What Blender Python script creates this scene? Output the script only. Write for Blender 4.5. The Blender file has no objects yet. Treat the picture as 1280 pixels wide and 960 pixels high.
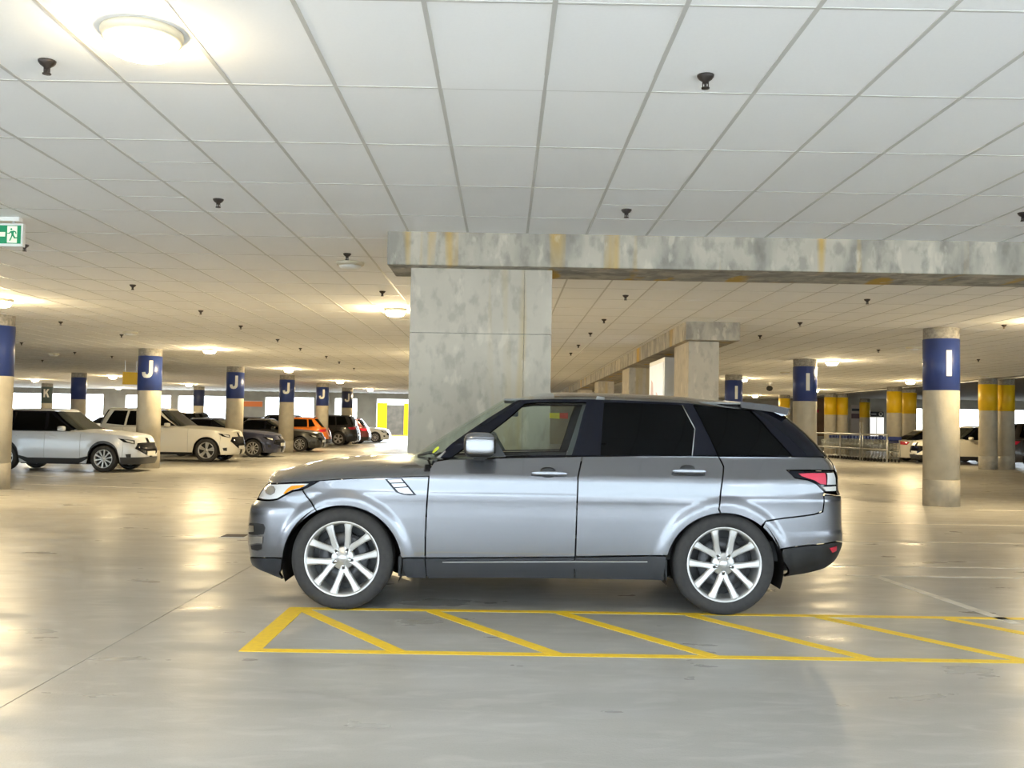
import bpy, bmesh, math, random
import numpy as np
from mathutils import Vector, Matrix
from mathutils.geometry import delaunay_2d_cdt
random.seed(7)
SC = bpy.context.scene
COL = SC.collection
PI = math.pi

# ---------------------------------------------------------------- camera
F_PX, YAW, PITCH, ROLL, CZ = 1258.36, .007217, .03886, .01625, 1.443
CEIL = CZ + 1.9477
def cam_axes():
    cy, sy, cp, sp = math.cos(YAW), math.sin(YAW), math.cos(PITCH), math.sin(PITCH)
    cr, sr = math.cos(ROLL), math.sin(ROLL)
    fw = np.array([sy*cp, cy*cp, sp]); rt = np.array([cy, -sy, 0.]); up = np.cross(rt, fw)
    return rt*cr + up*sr, -rt*sr + up*cr, fw
AX_R, AX_U, AX_F = cam_axes()
cam = bpy.data.cameras.new('camera'); cam.sensor_width = 36; cam.lens = F_PX/1280*36
cam.clip_start = .05; cam.clip_end = 500
camo = bpy.data.objects.new('camera', cam); COL.objects.link(camo)
camo.matrix_world = Matrix([[AX_R[i], AX_U[i], -AX_F[i], (0, 0, CZ)[i]] for i in range(3)] + [[0, 0, 0, 1]])
SC.camera = camo

# ---------------------------------------------------------------- sky, exposure
W = bpy.data.worlds.new('overcast_sky'); SC.world = W; W.use_nodes = True
bg = W.node_tree.nodes['Background']
bg.inputs['Color'].default_value = (.80, .90, 1.0, 1); bg.inputs['Strength'].default_value = 3.8
VS = SC.view_settings
VS.view_transform = 'Standard'; VS.look = 'None'; VS.exposure = 2.08; VS.gamma = 1.0; VS.use_curve_mapping = False
SC.cycles.adaptive_threshold = .03; SC.cycles.max_bounces = 10; SC.cycles.diffuse_bounces = 8
LAMP_L = 170.0        # radiance of a lit ceiling lamp diffuser

# ---------------------------------------------------------------- geometry helpers
def ray(x, y): return (x-640)/F_PX*AX_R - (y-480)/F_PX*AX_U + AX_F
def on_z(x, y, z):
    d = ray(x, y); return np.array([0, 0, CZ]) + d*((z-CZ)/d[2])
def fl(x, y): return on_z(x, y, 0.)
def ce(x, y): return on_z(x, y, CEIL)
def at(x, y, Y):
    d = ray(x, y); return np.array([0, 0, CZ]) + d*(Y/d[1])
def proj(P):
    v = np.asarray(P, float) - np.array([0, 0, CZ]); z = v@AX_F
    return np.stack([640 + F_PX*(v@AX_R)/z, 480 - F_PX*(v@AX_U)/z], -1)

# ---------------------------------------------------------------- materials
MATS = {}
def mat(name, col, rough=.5, metal=0., coat=0., noise=None, bump=None, emit=None, estr=0., spec=.5, rnoise=None, stretch=(1, 1, 1), coords='Object', rnd=0.):
    """noise=(scale, amount, colour2[, detail]); bump=(scale, strength, distance)"""
    if name in MATS: return MATS[name]
    m = bpy.data.materials.new(name); m.use_nodes = True; nt = m.node_tree
    b = nt.nodes['Principled BSDF']
    b.inputs['Base Color'].default_value = (*col, 1); b.inputs['Roughness'].default_value = rough
    b.inputs['Metallic'].default_value = metal; b.inputs['Coat Weight'].default_value = coat
    b.inputs['Coat Roughness'].default_value = .03; b.inputs['Specular IOR Level'].default_value = spec
    if emit:
        b.inputs['Emission Color'].default_value = (*emit, 1); b.inputs['Emission Strength'].default_value = estr
    L = nt.links.new
    tc = mp = None
    if noise or bump or rnoise:
        tc = nt.nodes.new('ShaderNodeTexCoord'); mp = nt.nodes.new('ShaderNodeMapping')
        L(tc.outputs[coords], mp.inputs['Vector']); mp.inputs['Scale'].default_value = stretch
    def nz(scale, detail=4):
        n = nt.nodes.new('ShaderNodeTexNoise'); n.inputs['Scale'].default_value = scale; n.inputs['Detail'].default_value = detail
        L(mp.outputs[0], n.inputs['Vector']); return n
    colsock = None
    if noise:
        n = nz(noise[0], noise[3] if len(noise) > 3 else 4)
        r = nt.nodes.new('ShaderNodeMapRange'); r.inputs[1].default_value = .35; r.inputs[2].default_value = .65; r.inputs[4].default_value = noise[1]
        L(n.outputs[0], r.inputs[0])
        mx = nt.nodes.new('ShaderNodeMix'); mx.data_type = 'RGBA'
        L(r.outputs[0], mx.inputs['Factor']); mx.inputs['A'].default_value = (*col, 1); mx.inputs['B'].default_value = (*noise[2], 1)
        colsock = mx.outputs['Result']
    if rnd:
        oi = nt.nodes.new('ShaderNodeObjectInfo'); r = nt.nodes.new('ShaderNodeMapRange')
        r.inputs[3].default_value = 1-rnd; r.inputs[4].default_value = 1+rnd; L(oi.outputs['Random'], r.inputs[0])
        h = nt.nodes.new('ShaderNodeHueSaturation'); L(r.outputs[0], h.inputs['Value'])
        if colsock: L(colsock, h.inputs['Color'])
        else: h.inputs['Color'].default_value = (*col, 1)
        colsock = h.outputs[0]
    if colsock: L(colsock, b.inputs['Base Color'])
    if rnoise:
        n = nz(rnoise[0]); r = nt.nodes.new('ShaderNodeMapRange'); r.inputs[3].default_value = rnoise[1]; r.inputs[4].default_value = rnoise[2]
        r.inputs[1].default_value = .3; r.inputs[2].default_value = .7
        L(n.outputs[0], r.inputs[0]); L(r.outputs[0], b.inputs['Roughness'])
    if bump:
        n = nz(bump[0], 6); bp = nt.nodes.new('ShaderNodeBump'); bp.inputs['Strength'].default_value = bump[1]; bp.inputs['Distance'].default_value = bump[2]
        L(n.outputs[0], bp.inputs['Height']); L(bp.outputs[0], b.inputs['Normal'])
    MATS[name] = m
    return m

def glass(name, tint, gloss=(1, 1, 1)):
    m = bpy.data.materials.new(name); m.use_nodes = True; nt = m.node_tree; nt.nodes.clear()
    o = nt.nodes.new('ShaderNodeOutputMaterial'); mx = nt.nodes.new('ShaderNodeMixShader')
    t = nt.nodes.new('ShaderNodeBsdfTransparent'); t.inputs[0].default_value = (*tint, 1)
    g = nt.nodes.new('ShaderNodeBsdfGlossy'); g.inputs['Roughness'].default_value = .02; g.inputs['Color'].default_value = (*gloss, 1)
    lw = nt.nodes.new('ShaderNodeLayerWeight'); lw.inputs[0].default_value = .5
    pw_ = nt.nodes.new('ShaderNodeMath'); pw_.operation = 'POWER'; pw_.inputs[1].default_value = 4.; nt.links.new(lw.outputs['Facing'], pw_.inputs[0])
    fr = nt.nodes.new('ShaderNodeMath'); fr.operation = 'MULTIPLY_ADD'; fr.inputs[1].default_value = .55; fr.inputs[2].default_value = .045; nt.links.new(pw_.outputs[0], fr.inputs[0])
    nt.links.new(fr.outputs[0], mx.inputs[0]); nt.links.new(t.outputs[0], mx.inputs[1]); nt.links.new(g.outputs[0], mx.inputs[2])
    nt.links.new(mx.outputs[0], o.inputs[0]); MATS[name] = m
    return m

def floor_mat():
    m = bpy.data.materials.new('worn_concrete_floor'); m.use_nodes = True; nt = m.node_tree; b = nt.nodes['Principled BSDF']; L = nt.links.new
    tc = nt.nodes.new('ShaderNodeTexCoord')
    def nz(scale, detail, st=(1, 1, 1), dist=0.):
        mp = nt.nodes.new('ShaderNodeMapping'); mp.inputs['Scale'].default_value = st; L(tc.outputs['Object'], mp.inputs[0])
        n = nt.nodes.new('ShaderNodeTexNoise'); n.inputs['Scale'].default_value = scale; n.inputs['Detail'].default_value = detail; n.inputs['Distortion'].default_value = dist
        L(mp.outputs[0], n.inputs['Vector']); return n.outputs[0]
    def rng(s, a, c, lo=0., hi=1.):
        r = nt.nodes.new('ShaderNodeMapRange'); r.inputs[1].default_value = a; r.inputs[2].default_value = c; r.inputs[3].default_value = lo; r.inputs[4].default_value = hi
        L(s, r.inputs[0]); return r.outputs[0]
    def mix(f, a, c):
        x = nt.nodes.new('ShaderNodeMix'); x.data_type = 'RGBA'; L(f, x.inputs['Factor'])
        for k, s in (('A', a), ('B', c)):
            if isinstance(s, tuple): x.inputs[k].default_value = (*s, 1)
            else: L(s, x.inputs[k])
        return x.outputs['Result']
    big = nz(.35, 6, (.45, 1.3, 1), .6)
    c = mix(rng(big, .34, .66), (.345, .335, .31), (.455, .445, .415))
    streak = nz(1.1, 7, (.25, 2.6, 1), .8)
    c = mix(rng(streak, .36, .80, 0, .50), c, (.295, .285, .26))
    c = mix(rng(nz(140, 3), .52, .72, 0, .35), c, (.25, .243, .228))
    c = mix(rng(nz(5, 8, (.6, 1.6, 1), .6), .50, .80, 0, .40), c, (.60, .585, .55))
    # faint round tyre scuffs left by a turning wheel
    for cx_, cy_, rad in ((-2.62, 11.35, .62), (-2.45, 11.2, .48)):
        vm = nt.nodes.new('ShaderNodeVectorMath'); vm.operation = 'DISTANCE'; L(tc.outputs['Object'], vm.inputs[0]); vm.inputs[1].default_value = (cx_, cy_, 0)
        sb = nt.nodes.new('ShaderNodeMath'); sb.operation = 'SUBTRACT'; L(vm.outputs['Value'], sb.inputs[0]); sb.inputs[1].default_value = rad
        ab = nt.nodes.new('ShaderNodeMath'); ab.operation = 'ABSOLUTE'; L(sb.outputs[0], ab.inputs[0])
        fa_ = rng(ab.outputs[0], .0, .07, .55, 0.); ml = nt.nodes.new('ShaderNodeMath'); ml.operation = 'MULTIPLY'; L(fa_, ml.inputs[0]); L(rng(nz(3, 4), .42, .62), ml.inputs[1])
        c = mix(ml.outputs[0], c, (.56, .55, .52))
    b.inputs['Specular IOR Level'].default_value = .28
    L(c, b.inputs['Base Color'])
    r = rng(nz(2.0, 6, (.6, 1.2, 1)), .25, .75, .22, .50); L(r, b.inputs['Roughness'])
    bp = nt.nodes.new('ShaderNodeBump'); bp.inputs['Strength'].default_value = .22; bp.inputs['Distance'].default_value = .004
    L(nz(60, 6), bp.inputs['Height']); L(bp.outputs[0], b.inputs['Normal'])
    MATS['floor'] = m
    return m

def stained_concrete(name, base, dark, rust, seed, rust_amt=.75, vert=True):
    """board-marked concrete with grey weathering and rusty runs down the faces"""
    m = bpy.data.materials.new(name); m.use_nodes = True; nt = m.node_tree; b = nt.nodes['Principled BSDF']; L = nt.links.new
    b.inputs['Roughness'].default_value = .85; b.inputs['Specular IOR Level'].default_value = .25
    tc = nt.nodes.new('ShaderNodeTexCoord')
    def nz(scale, detail, st=(1, 1, 1), off=0.):
        mp = nt.nodes.new('ShaderNodeMapping'); mp.inputs['Scale'].default_value = st; mp.inputs['Location'].default_value = (seed+off, seed*2.1+off, off)
        L(tc.outputs['Object'], mp.inputs[0])
        n = nt.nodes.new('ShaderNodeTexNoise'); n.inputs['Scale'].default_value = scale; n.inputs['Detail'].default_value = detail; L(mp.outputs[0], n.inputs['Vector']); return n.outputs[0]
    def rng(s, a, c, lo=0., hi=1.):
        r = nt.nodes.new('ShaderNodeMapRange'); r.inputs[1].default_value = a; r.inputs[2].default_value = c; r.inputs[3].default_value = lo; r.inputs[4].default_value = hi
        L(s, r.inputs[0]); return r.outputs[0]
    def mix(f, a, c):
        x = nt.nodes.new('ShaderNodeMix'); x.data_type = 'RGBA'; L(f, x.inputs['Factor'])
        for k, s in (('A', a), ('B', c)):
            if isinstance(s, tuple): x.inputs[k].default_value = (*s, 1)
            else: L(s, x.inputs[k])
        return x.outputs['Result']
    c = mix(rng(nz(1.2, 5), .35, .65), base, tuple(v*.82 for v in base))
    c = mix(rng(nz(3.2, 6, (1, 1, .35), 3.), .42, .62, 0, .8), c, dark)
    c = mix(rng(nz(9, 9, (1, 1, .6), 7.), .50, .66, 0, .40), c, tuple(v*.55 for v in dark))
    if rust_amt: c = mix(rng(nz(2.6, 3, (1, .3, .05), 11.), .58, .66, 0, rust_amt), c, rust)
    c = mix(rng(nz(7, 5, (1, 1, .4), 17.), .60, .68, 0, .5), c, tuple(min(1, v*1.25) for v in base))
    L(c, b.inputs['Base Color'])
    bp = nt.nodes.new('ShaderNodeBump'); bp.inputs['Strength'].default_value = .35; bp.inputs['Distance'].default_value = .01
    L(nz(14, 8), bp.inputs['Height']); L(bp.outputs[0], b.inputs['Normal'])
    MATS[name] = m
    return m

M_FLOOR = floor_mat()
M_BEAM = stained_concrete('stained_beam_concrete', (.54, .49, .40), (.25, .235, .205), (.56, .35, .07), 3.7, .95)
M_PILLAR = stained_concrete('pillar_concrete', (.57, .515, .42), (.51, .46, .375), (.52, .38, .16), 1.3, .6)
M_COLC = mat('column_concrete', (.58, .53, .42), .8, noise=(3, .8, (.46, .42, .33), 6), bump=(18, .35, .01))
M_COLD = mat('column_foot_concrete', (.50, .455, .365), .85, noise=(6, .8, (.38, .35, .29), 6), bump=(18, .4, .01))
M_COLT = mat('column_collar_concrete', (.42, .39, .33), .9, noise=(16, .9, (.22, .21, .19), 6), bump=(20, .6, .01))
M_WALL = mat('wall_concrete', (.42, .40, .34), .85, noise=(1.2, .8, (.32, .30, .26), 6))
M_SOFFIT = mat('dark_soffit_concrete', (.34, .31, .27), .9, noise=(1.5, .7, (.26, .24, .21)))
M_TILE = mat('white_ceiling_tile', (.955, .955, .95), .9, noise=(55, .35, (.92, .92, .915)), rnd=.025, spec=.2)
M_TEE = mat('ceiling_tee_metal', (.60, .59, .56), .5)
M_BLUE = mat('blue_column_paint', (.022, .045, .19), .35, noise=(2, .5, (.03, .055, .21)))
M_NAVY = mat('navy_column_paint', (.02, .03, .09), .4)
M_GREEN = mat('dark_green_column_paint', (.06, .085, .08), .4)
M_YEL = mat('yellow_column_paint', (.88, .56, .01), .4, noise=(3, .5, (.78, .48, .01)))
M_LETTER = mat('white_letter_paint', (.82, .80, .74), .5)
M_LINEY = mat('yellow_floor_paint', (.95, .64, .012), .55, noise=(22, .7, (.82, .54, .05), 7))
M_LINEW = mat('white_floor_paint', (.74, .71, .63), .6, noise=(6, .9, (.56, .53, .46), 7))
M_WPLAST = mat('white_plastic', (.78, .77, .73), .4)
M_DARKMET = mat('dark_bronze_metal', (.06, .05, .045), .4, metal=.6)
M_STEEL = mat('galvanised_steel', (.55, .55, .54), .35, metal=.9)
M_BLACK = mat('black_plastic', (.012, .012, .013), .45)
M_RUBBER = mat('tyre_rubber', (.028, .027, .028), .75, noise=(30, .6, (.045, .042, .04)))
M_LAMP = mat('lit_lamp_diffuser', (.9, .88, .8), .4, emit=(1.0, .78, .44), estr=LAMP_L)

# ---------------------------------------------------------------- object helpers
def tag(o, label=None, cat=None, group=None, kind=None):
    if label: o['label'] = label
    if cat: o['category'] = cat
    if group: o['group'] = group
    if kind: o['kind'] = kind
    return o
def empty(name, loc=(0, 0, 0), rz=0.):
    o = bpy.data.objects.new(name, None); COL.objects.link(o); o.location = [float(v) for v in loc]; o.rotation_euler = (0, 0, rz); o.empty_display_size = .2
    return o
def link(name, me, parent=None, loc=None):
    o = bpy.data.objects.new(name, me); COL.objects.link(o)
    if parent: o.parent = parent
    if loc is not None: o.location = [float(v) for v in loc]
    return o
def copy_tree(o, parent=None):
    c = o.copy(); COL.objects.link(c); c.parent = parent
    for ch in o.children: copy_tree(ch, c)
    return c

class MB:
    def __init__(s): s.v = []; s.f = []; s.sm = []
    def add(s, vs, fs, smooth=False):
        n = len(s.v); s.v += [tuple(map(float, p)) for p in vs]; s.f += [tuple(i+n for i in f) for f in fs]; s.sm += [smooth]*len(fs); return s
    def box(s, x0, x1, y0, y1, z0, z1):
        return s.add([(x0,y0,z0),(x1,y0,z0),(x1,y1,z0),(x0,y1,z0),(x0,y0,z1),(x1,y0,z1),(x1,y1,z1),(x0,y1,z1)],
                     [(0,3,2,1),(4,5,6,7),(0,1,5,4),(1,2,6,5),(2,3,7,6),(3,0,4,7)])
    def lathe(s, prof, n=24, axis='z', c=(0, 0, 0), smooth=True, a0=0., a1=2*PI):
        full = abs(a1-a0-2*PI) < 1e-6; m = n if full else n+1
        vs = []
        for r, h in prof:
            for k in range(m):
                a = a0+(a1-a0)*k/n; p = (r*math.cos(a), r*math.sin(a), h)
                if axis == 'y': p = (p[0], h, p[1])
                if axis == 'x': p = (h, p[0], p[1])
                vs.append((p[0]+c[0], p[1]+c[1], p[2]+c[2]))
        fs = []
        for i in range(len(prof)-1):
            for k in range(n):
                k2 = (k+1) % m; fs.append((i*m+k, i*m+k2, (i+1)*m+k2, (i+1)*m+k))
        return s.add(vs, fs, smooth)
    def tube(s, pts, r, n=8, cap=True):
        pts = [Vector(p) for p in pts]; vs = []; fs = []
        for i, p in enumerate(pts):
            d = (pts[min(i+1, len(pts)-1)]-pts[max(i-1, 0)]).normalized()
            a = d.cross(Vector((0, 0, 1)));
            if a.length < 1e-3: a = d.cross(Vector((1, 0, 0)))
            a.normalize(); b = d.cross(a)
            for k in range(n):
                t = 2*PI*k/n; vs.append(p+a*(r*math.cos(t))+b*(r*math.sin(t)))
        for i in range(len(pts)-1):
            for k in range(n): fs.append((i*n+k, i*n+(k+1) % n, (i+1)*n+(k+1) % n, (i+1)*n+k))
        if cap: fs += [tuple(range(n))[::-1], tuple((len(pts)-1)*n+k for k in range(n))]
        return s.add(vs, fs, True)
    def prism(s, poly, d0, d1, plane='xz'):
        """poly in a plane, pushed from d0 to d1 along the third axis"""
        def P(a, b, d): return {'xz': (a, d, b), 'xy': (a, b, d), 'yz': (d, a, b)}[plane]
        n = len(poly)
        return s.add([P(a, b, d0) for a, b in poly]+[P(a, b, d1) for a, b in poly],
                     [tuple(range(n)), tuple(range(2*n-1, n-1, -1))]+[(i, n+i, n+(i+1) % n, (i+1) % n) for i in range(n)])
    def mesh(s, name, m, bevel=0.):
        me = bpy.data.meshes.new(name); me.from_pydata(s.v, [], s.f); me.materials.append(m)
        bm = bmesh.new(); bm.from_mesh(me)
        for f, q in zip(bm.faces, s.sm): f.smooth = q
        bmesh.ops.recalc_face_normals(bm, faces=bm.faces)
        if bevel: bmesh.ops.bevel(bm, geom=[e for e in bm.edges if e.calc_face_angle(0) > .5], offset=bevel, segments=2, affect='EDGES', profile=.6)
        bm.to_mesh(me); bm.free()
        return me
    def build(s, name, m, parent=None, loc=None, bevel=0.):
        return link(name, s.mesh(name, m, bevel), parent, loc)

def pchip(xs, ys):
    xs = np.array(xs, float); ys = np.array(ys, float); h = np.diff(xs); d = np.diff(ys)/h; m = np.zeros(len(xs))
    for i in range(1, len(xs)-1):
        if d[i-1]*d[i] > 0:
            w1 = 2*h[i]+h[i-1]; w2 = h[i]+2*h[i-1]; m[i] = (w1+w2)/(w1/d[i-1]+w2/d[i])
    m[0] = d[0]; m[-1] = d[-1]
    def f(x):
        x = np.asarray(x, float); xc = np.clip(x, xs[0], xs[-1]); i = np.clip(np.searchsorted(xs, xc)-1, 0, len(xs)-2)
        t = (xc-xs[i])/h[i]
        return ((2*t**3-3*t**2+1)*ys[i]+(t**3-2*t**2+t)*h[i]*m[i]+(-2*t**3+3*t**2)*ys[i+1]+(t**3-t**2)*h[i]*m[i+1])
    return f
def sstep(a, b, x):
    t = np.clip((x-a)/(b-a), 0, 1); return t*t*(3-2*t)

# ================================================================= SETTING
def struct(o): o['kind'] = 'structure'; return o
Y_FAR, Y_NEAR, X_L, X_TILE, X_R = 72., -3.2, -45., 18.505, 62.

# ground outside and the floor slab (with a saw-cut joint left open between two slabs)
struct(MB().box(-160, 160, -120, 220, -.6, -.06).build('ground', mat('pale_asphalt', (.60, .59, .57), .9, noise=(.6, .8, (.52, .51, .50)))))
struct(MB().box(X_L, -2.464, Y_NEAR, 101., -.3, 0).build('floor', M_FLOOR))
struct(MB().box(-2.458, X_R, Y_NEAR, 101., -.3, 0).build('floor', M_FLOOR))
struct(MB().box(-2.47, -2.452, Y_NEAR, Y_FAR, -.3, -.012).build('trim_1', mat('joint_sealant', (.05, .045, .04), .9)))

# suspended ceiling: backing slab, tee grid, lay-in panels
X0, Y0, TW, TL = -.4051, 4.5887, .61, 1.22
ceil = struct(MB().box(X_L, X_TILE, Y_NEAR, Y_FAR, CEIL+.03, CEIL+.35).build('ceiling', mat('ceiling_void', (.25, .24, .22), .9)))
cols = list(range(-60, 31)); rows = list(range(-6, 55))
run_me = MB().box(-.012, .012, Y_NEAR+.05, Y_FAR-.05, -.003, .012).mesh('runner', M_TEE)
for c in cols: link('runner', run_me, ceil, (X0+c*TW, 0, CEIL))
tee_me = MB().box(X0+cols[0]*TW, X_TILE, -.009, .009, -.002, .012).mesh('cross_tee', M_TEE)
for r in rows: link('cross_tee', tee_me, ceil, (0, Y0+r*TL, CEIL))
tile_me = MB().box(-TW/2+.010, TW/2-.010, -TL/2+.008, TL/2-.008, 0, .016).mesh('tile', M_TILE)
near, rest = [], MB()
for r in rows[:-1]:
    for c in cols[:-1]:
        x, y = X0+(c+.5)*TW, Y0+(r+.5)*TL
        p = proj((x, y+TL/2, CEIL)) if y > 1 else (-999, 0)
        vis = -60 < p[0] < 1340 and -60 < p[1] and not (10.5 < y < 20 and 515 < p[0] < 685)
        near.append((y if vis else 999, x, y))
near.sort()
for k, (d, x, y) in enumerate(near):
    if k < 300:
        t = link('tile', tile_me, ceil, (x, y, CEIL+.0005))
        if abs(y-(Y0+.5*TL)) < .1 and -.5 < x < .8: t.rotation_euler = (-.010, 0, 0)
    else: rest.box(x-TW/2+.010, x+TW/2-.010, y-TL/2+.008, y+TL/2-.008, CEIL+.0005, CEIL+.016)
tag(rest.build('distant_tiles', M_TILE, ceil), kind='stuff')
# extra short tees around two sprinkler panels
half_me = MB().box(-TW/2, TW/2, -.007, .007, -.002, .01).mesh('cross_tee', M_TEE)
for c, r in ((2, 3), (-5, 3), (-4, 2)): link('cross_tee', half_me, ceil, (X0+(c+.5)*TW, Y0+(r+.5)*TL, CEIL))
# higher bare soffit at the right with its edge trim
struct(MB().box(X_TILE, X_R, Y_NEAR, Y_FAR, 3.62, 3.95).build('ceiling', M_SOFFIT))
struct(MB().box(X_TILE, X_TILE+.12, Y_NEAR, Y_FAR, CEIL-.02, 3.62).build('trim_2', M_WPLAST))

# far wall: lintel, parapet and piers round the open bays
def wx(px, Y=Y_FAR): return at(px, 520, Y)[0]
wall = MB()
piers = [(-400, 12), (128.5, 156), (213, 222), (303, 331), (392, 418), (446, 470.5), (530, 1112), (1155, 1192), (1228, 1258), (1300, 2200)]
for a, b in piers: wall.box(wx(a), wx(b), Y_FAR-.02, Y_FAR+.42, 0, 3.02 if b < 531 else 2.95)
wall.box(X_L, wx(530), Y_FAR, Y_FAR+.4, 3.02, 3.7).box(X_L, wx(446), Y_FAR, Y_FAR+.3, 0, .95)
wall.box(wx(530), X_R, Y_FAR, Y_FAR+.4, 2.95, 3.95).box(wx(1112), X_R, Y_FAR, Y_FAR+.3, 0, 1.05)
struct(wall.build('wall_back', M_WALL))
struct(MB().box(X_L-.4, X_L, Y_NEAR, Y_FAR, 0, 3.7).build('wall_left', M_WALL))
struct(MB().box(X_R, X_R+.4, Y_NEAR, Y_FAR, 0, 3.95).build('wall_right', M_WALL))
struct(MB().box(X_L, X_R, Y_NEAR-.5, Y_NEAR, 3.05, 3.95).build('wall_front', M_WALL))

# yellow building across the open yard, seen through the far gateway
yard = empty('yellow_building', (wx(492, 98.), 98., 0))
MB().box(-6, 6, .25, 3, 0, 4.4).build('wall', mat('pale_render', (.5, .48, .42), .8), yard)
for a, b in ((470, 483.5), (505, 520)):
    MB().box(wx(a, 98.)-wx(492, 98.), wx(b, 98.)-wx(492, 98.), 0, .25, .12, 3.2).build('yellow_panel', mat('yellow_cladding', (.42, .25, .0), .7, spec=.1), yard)
MB().box(wx(483.5, 98.)-wx(492, 98.), wx(505, 98.)-wx(492, 98.), .05, .25, .1, 3.0).build('door', mat('grey_brown_door', (.035, .03, .022), .7, noise=(2, .8, (.055, .046, .034)), spec=.1), yard)
MB().box(-2.2, 2.2, -.1, .25, 3.2, 3.45).build('lintel', M_WPLAST, yard)
MB().box(-2.2, 2.2, -1.2, -.7, 0, .1).build('kerb', mat('yellow_kerb_paint', (.35, .19, .01), .7), yard)
tag(yard, 'yellow panelled building with a grey door beyond the far gateway', 'building')

# ---- big concrete pillar, the two beams and the pillars under the second one
bL, bY = ce(485, 290)[0], 10.27
BZ = CEIL-.342
beam = MB().box(bL, 24., bY, bY+.86, BZ, CEIL+.2).build('concrete_beam', M_BEAM, bevel=.012)
tag(beam, 'rust-streaked concrete beam crossing the ceiling above the parked grey car', 'beam')
pl = empty('concrete_pillar', (at(601, 400, 10.48)[0], 10.48, 0))
pw = (at(689, 400, 10.48)[0]-at(512, 400, 10.48)[0])/2
ps = at(600, 417, 10.48)[2]
xg = at(655, 400, 10.48)[0]-at(601, 400, 10.48)[0]
for a, b in ((-pw, xg-.0015), (xg+.0015, pw)):
    MB().box(a, b, 0, .5, 0, ps-.003).build('lower_lift', M_PILLAR, pl, bevel=.004)
    MB().box(a, b, 0, .5, ps+.003, BZ).build('upper_lift', M_PILLAR, pl, bevel=.004)
MB().box(-pw+.02, pw-.02, .012, .48, .01, BZ-.01).build('joint', M_COLT, pl)
tag(pl, 'broad grey concrete pillar with rusty runs right behind the grey car', 'pillar')
b2x0, b2x1, b2y = 3.36, 4.38, 18.7
tag(MB().box(b2x0, b2x1, b2y, 62, BZ, CEIL+.2).build('concrete_beam', M_BEAM, bevel=.012), 'long concrete beam receding into the distance over a row of pillars', 'beam')
lab = ['nearest', 'second', 'third', 'farthest']
for k, y in enumerate((19.0, 28.1, 37.2, 46.5)):
    o = MB().box(3.47, 4.05, y, y+1.6, 0, BZ).build('concrete_pillar', M_PILLAR, bevel=.012)
    tag(o, '%s grey concrete pillar under the receding beam, seen above the car roof' % lab[k], 'pillar', 'pillars under the receding beam')
    o.name = 'concrete_pillar'

# ---- lettered columns
LET = {'I': [[(-.05, -.245), (.05, -.245), (.05, .245), (-.05, .245)]],
       'J': [[(.045, .25), (.145, .25), (.145, -.10), (.125, -.18), (.07, -.235), (-.01, -.25), (-.09, -.235), (-.14, -.18), (-.155, -.09), (-.055, -.08), (-.045, -.13), (-.01, -.155), (.025, -.14), (.045, -.09)]],
       'K': [[(-.15, -.25), (-.05, -.25), (-.05, -.09), (0, -.02), (.07, -.25), (.18, -.25), (.06, .06), (.17, .25), (.06, .25), (-.05, .06), (-.05, .25), (-.15, .25)]]}
def letter_mesh(ch, rad, face):
    poly = LET[ch][0]; pts = []
    for i in range(len(poly)):
        a, b = poly[i], poly[(i+1) % len(poly)]; n = max(1, int(math.hypot(b[0]-a[0], b[1]-a[1])/.03))
        for k in range(n): pts.append((a[0]+(b[0]-a[0])*k/n, a[1]+(b[1]-a[1])*k/n))
    n = len(pts)
    v, e, f, *_ = delaunay_2d_cdt([Vector(p) for p in pts], [(i, (i+1) % n) for i in range(n)], [], 1, 1e-6)
    vs = []
    for d in (.008, .0):
        for p in v:
            a = face+p.x/rad; vs.append((math.sin(a)*(rad+d), -math.cos(a)*(rad+d), p.y))
    m = len(v); mb = MB(); mb.add(vs, [tuple(t) for t in f]+[(i, (i+1) % n, m+(i+1) % n, m+i) for i in range(n)]); return mb
RC = .33
shaft_me = MB().lathe([(0, .5), (RC, .5), (RC, 2.20)], 48).mesh('shaft', M_COLC)
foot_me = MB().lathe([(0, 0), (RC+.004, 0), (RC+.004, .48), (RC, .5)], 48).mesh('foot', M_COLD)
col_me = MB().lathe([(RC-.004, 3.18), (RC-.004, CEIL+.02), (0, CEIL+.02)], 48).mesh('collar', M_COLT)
band_me = {m.name: MB().lathe([(RC-.01, 2.195), (RC+.004, 2.2), (RC+.004, 3.18), (RC-.01, 3.185)], 48).mesh('painted_band', m) for m in (M_BLUE, M_NAVY, M_GREEN, M_YEL)}
def column(px, Y, band, ch=None, face=0., label='', group=None, lz=2.80):
    x = at(px, 500, Y)[0]; o = empty('round_column', (x, Y, 0))
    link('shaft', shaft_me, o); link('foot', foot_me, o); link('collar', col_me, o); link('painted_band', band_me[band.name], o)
    if ch:
        a = math.atan2(-x, Y)*-1            # direction of the viewer side
        letter_mesh(ch, RC+.004, -a+face).build('letter', M_LETTER, o, (0, 0, lz))
    tag(o, label, 'column', group)
    return o
column(-7, 19.8, M_BLUE, None, 0, 'round column with blue band cut off by the left edge of the picture', 'round columns with blue bands')
column(1176.5, 19.25, M_BLUE, 'I', .42, 'large round column with blue band and letter I behind the grey car tail', 'round columns with blue bands', 2.71)
column(1006, 28.6, M_BLUE, 'I', .25, 'round column with letter I rising behind the grey car rear spoiler', 'round columns with blue bands', 2.74)
column(917, 37.8, M_BLUE, 'I', .30, 'farthest letter I column half hidden beside the nearest receding pillar', 'round columns with blue bands', 2.72)
column(186.5, 28.8, M_BLUE, 'J', -.22, 'letter J column standing between the silver white crossover and the white SUV', 'round columns with blue bands')
column(293.5, 38.0, M_BLUE, 'J', -.15, 'letter J column in front of the navy car, right of the white SUV', 'round columns with blue bands')
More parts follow.
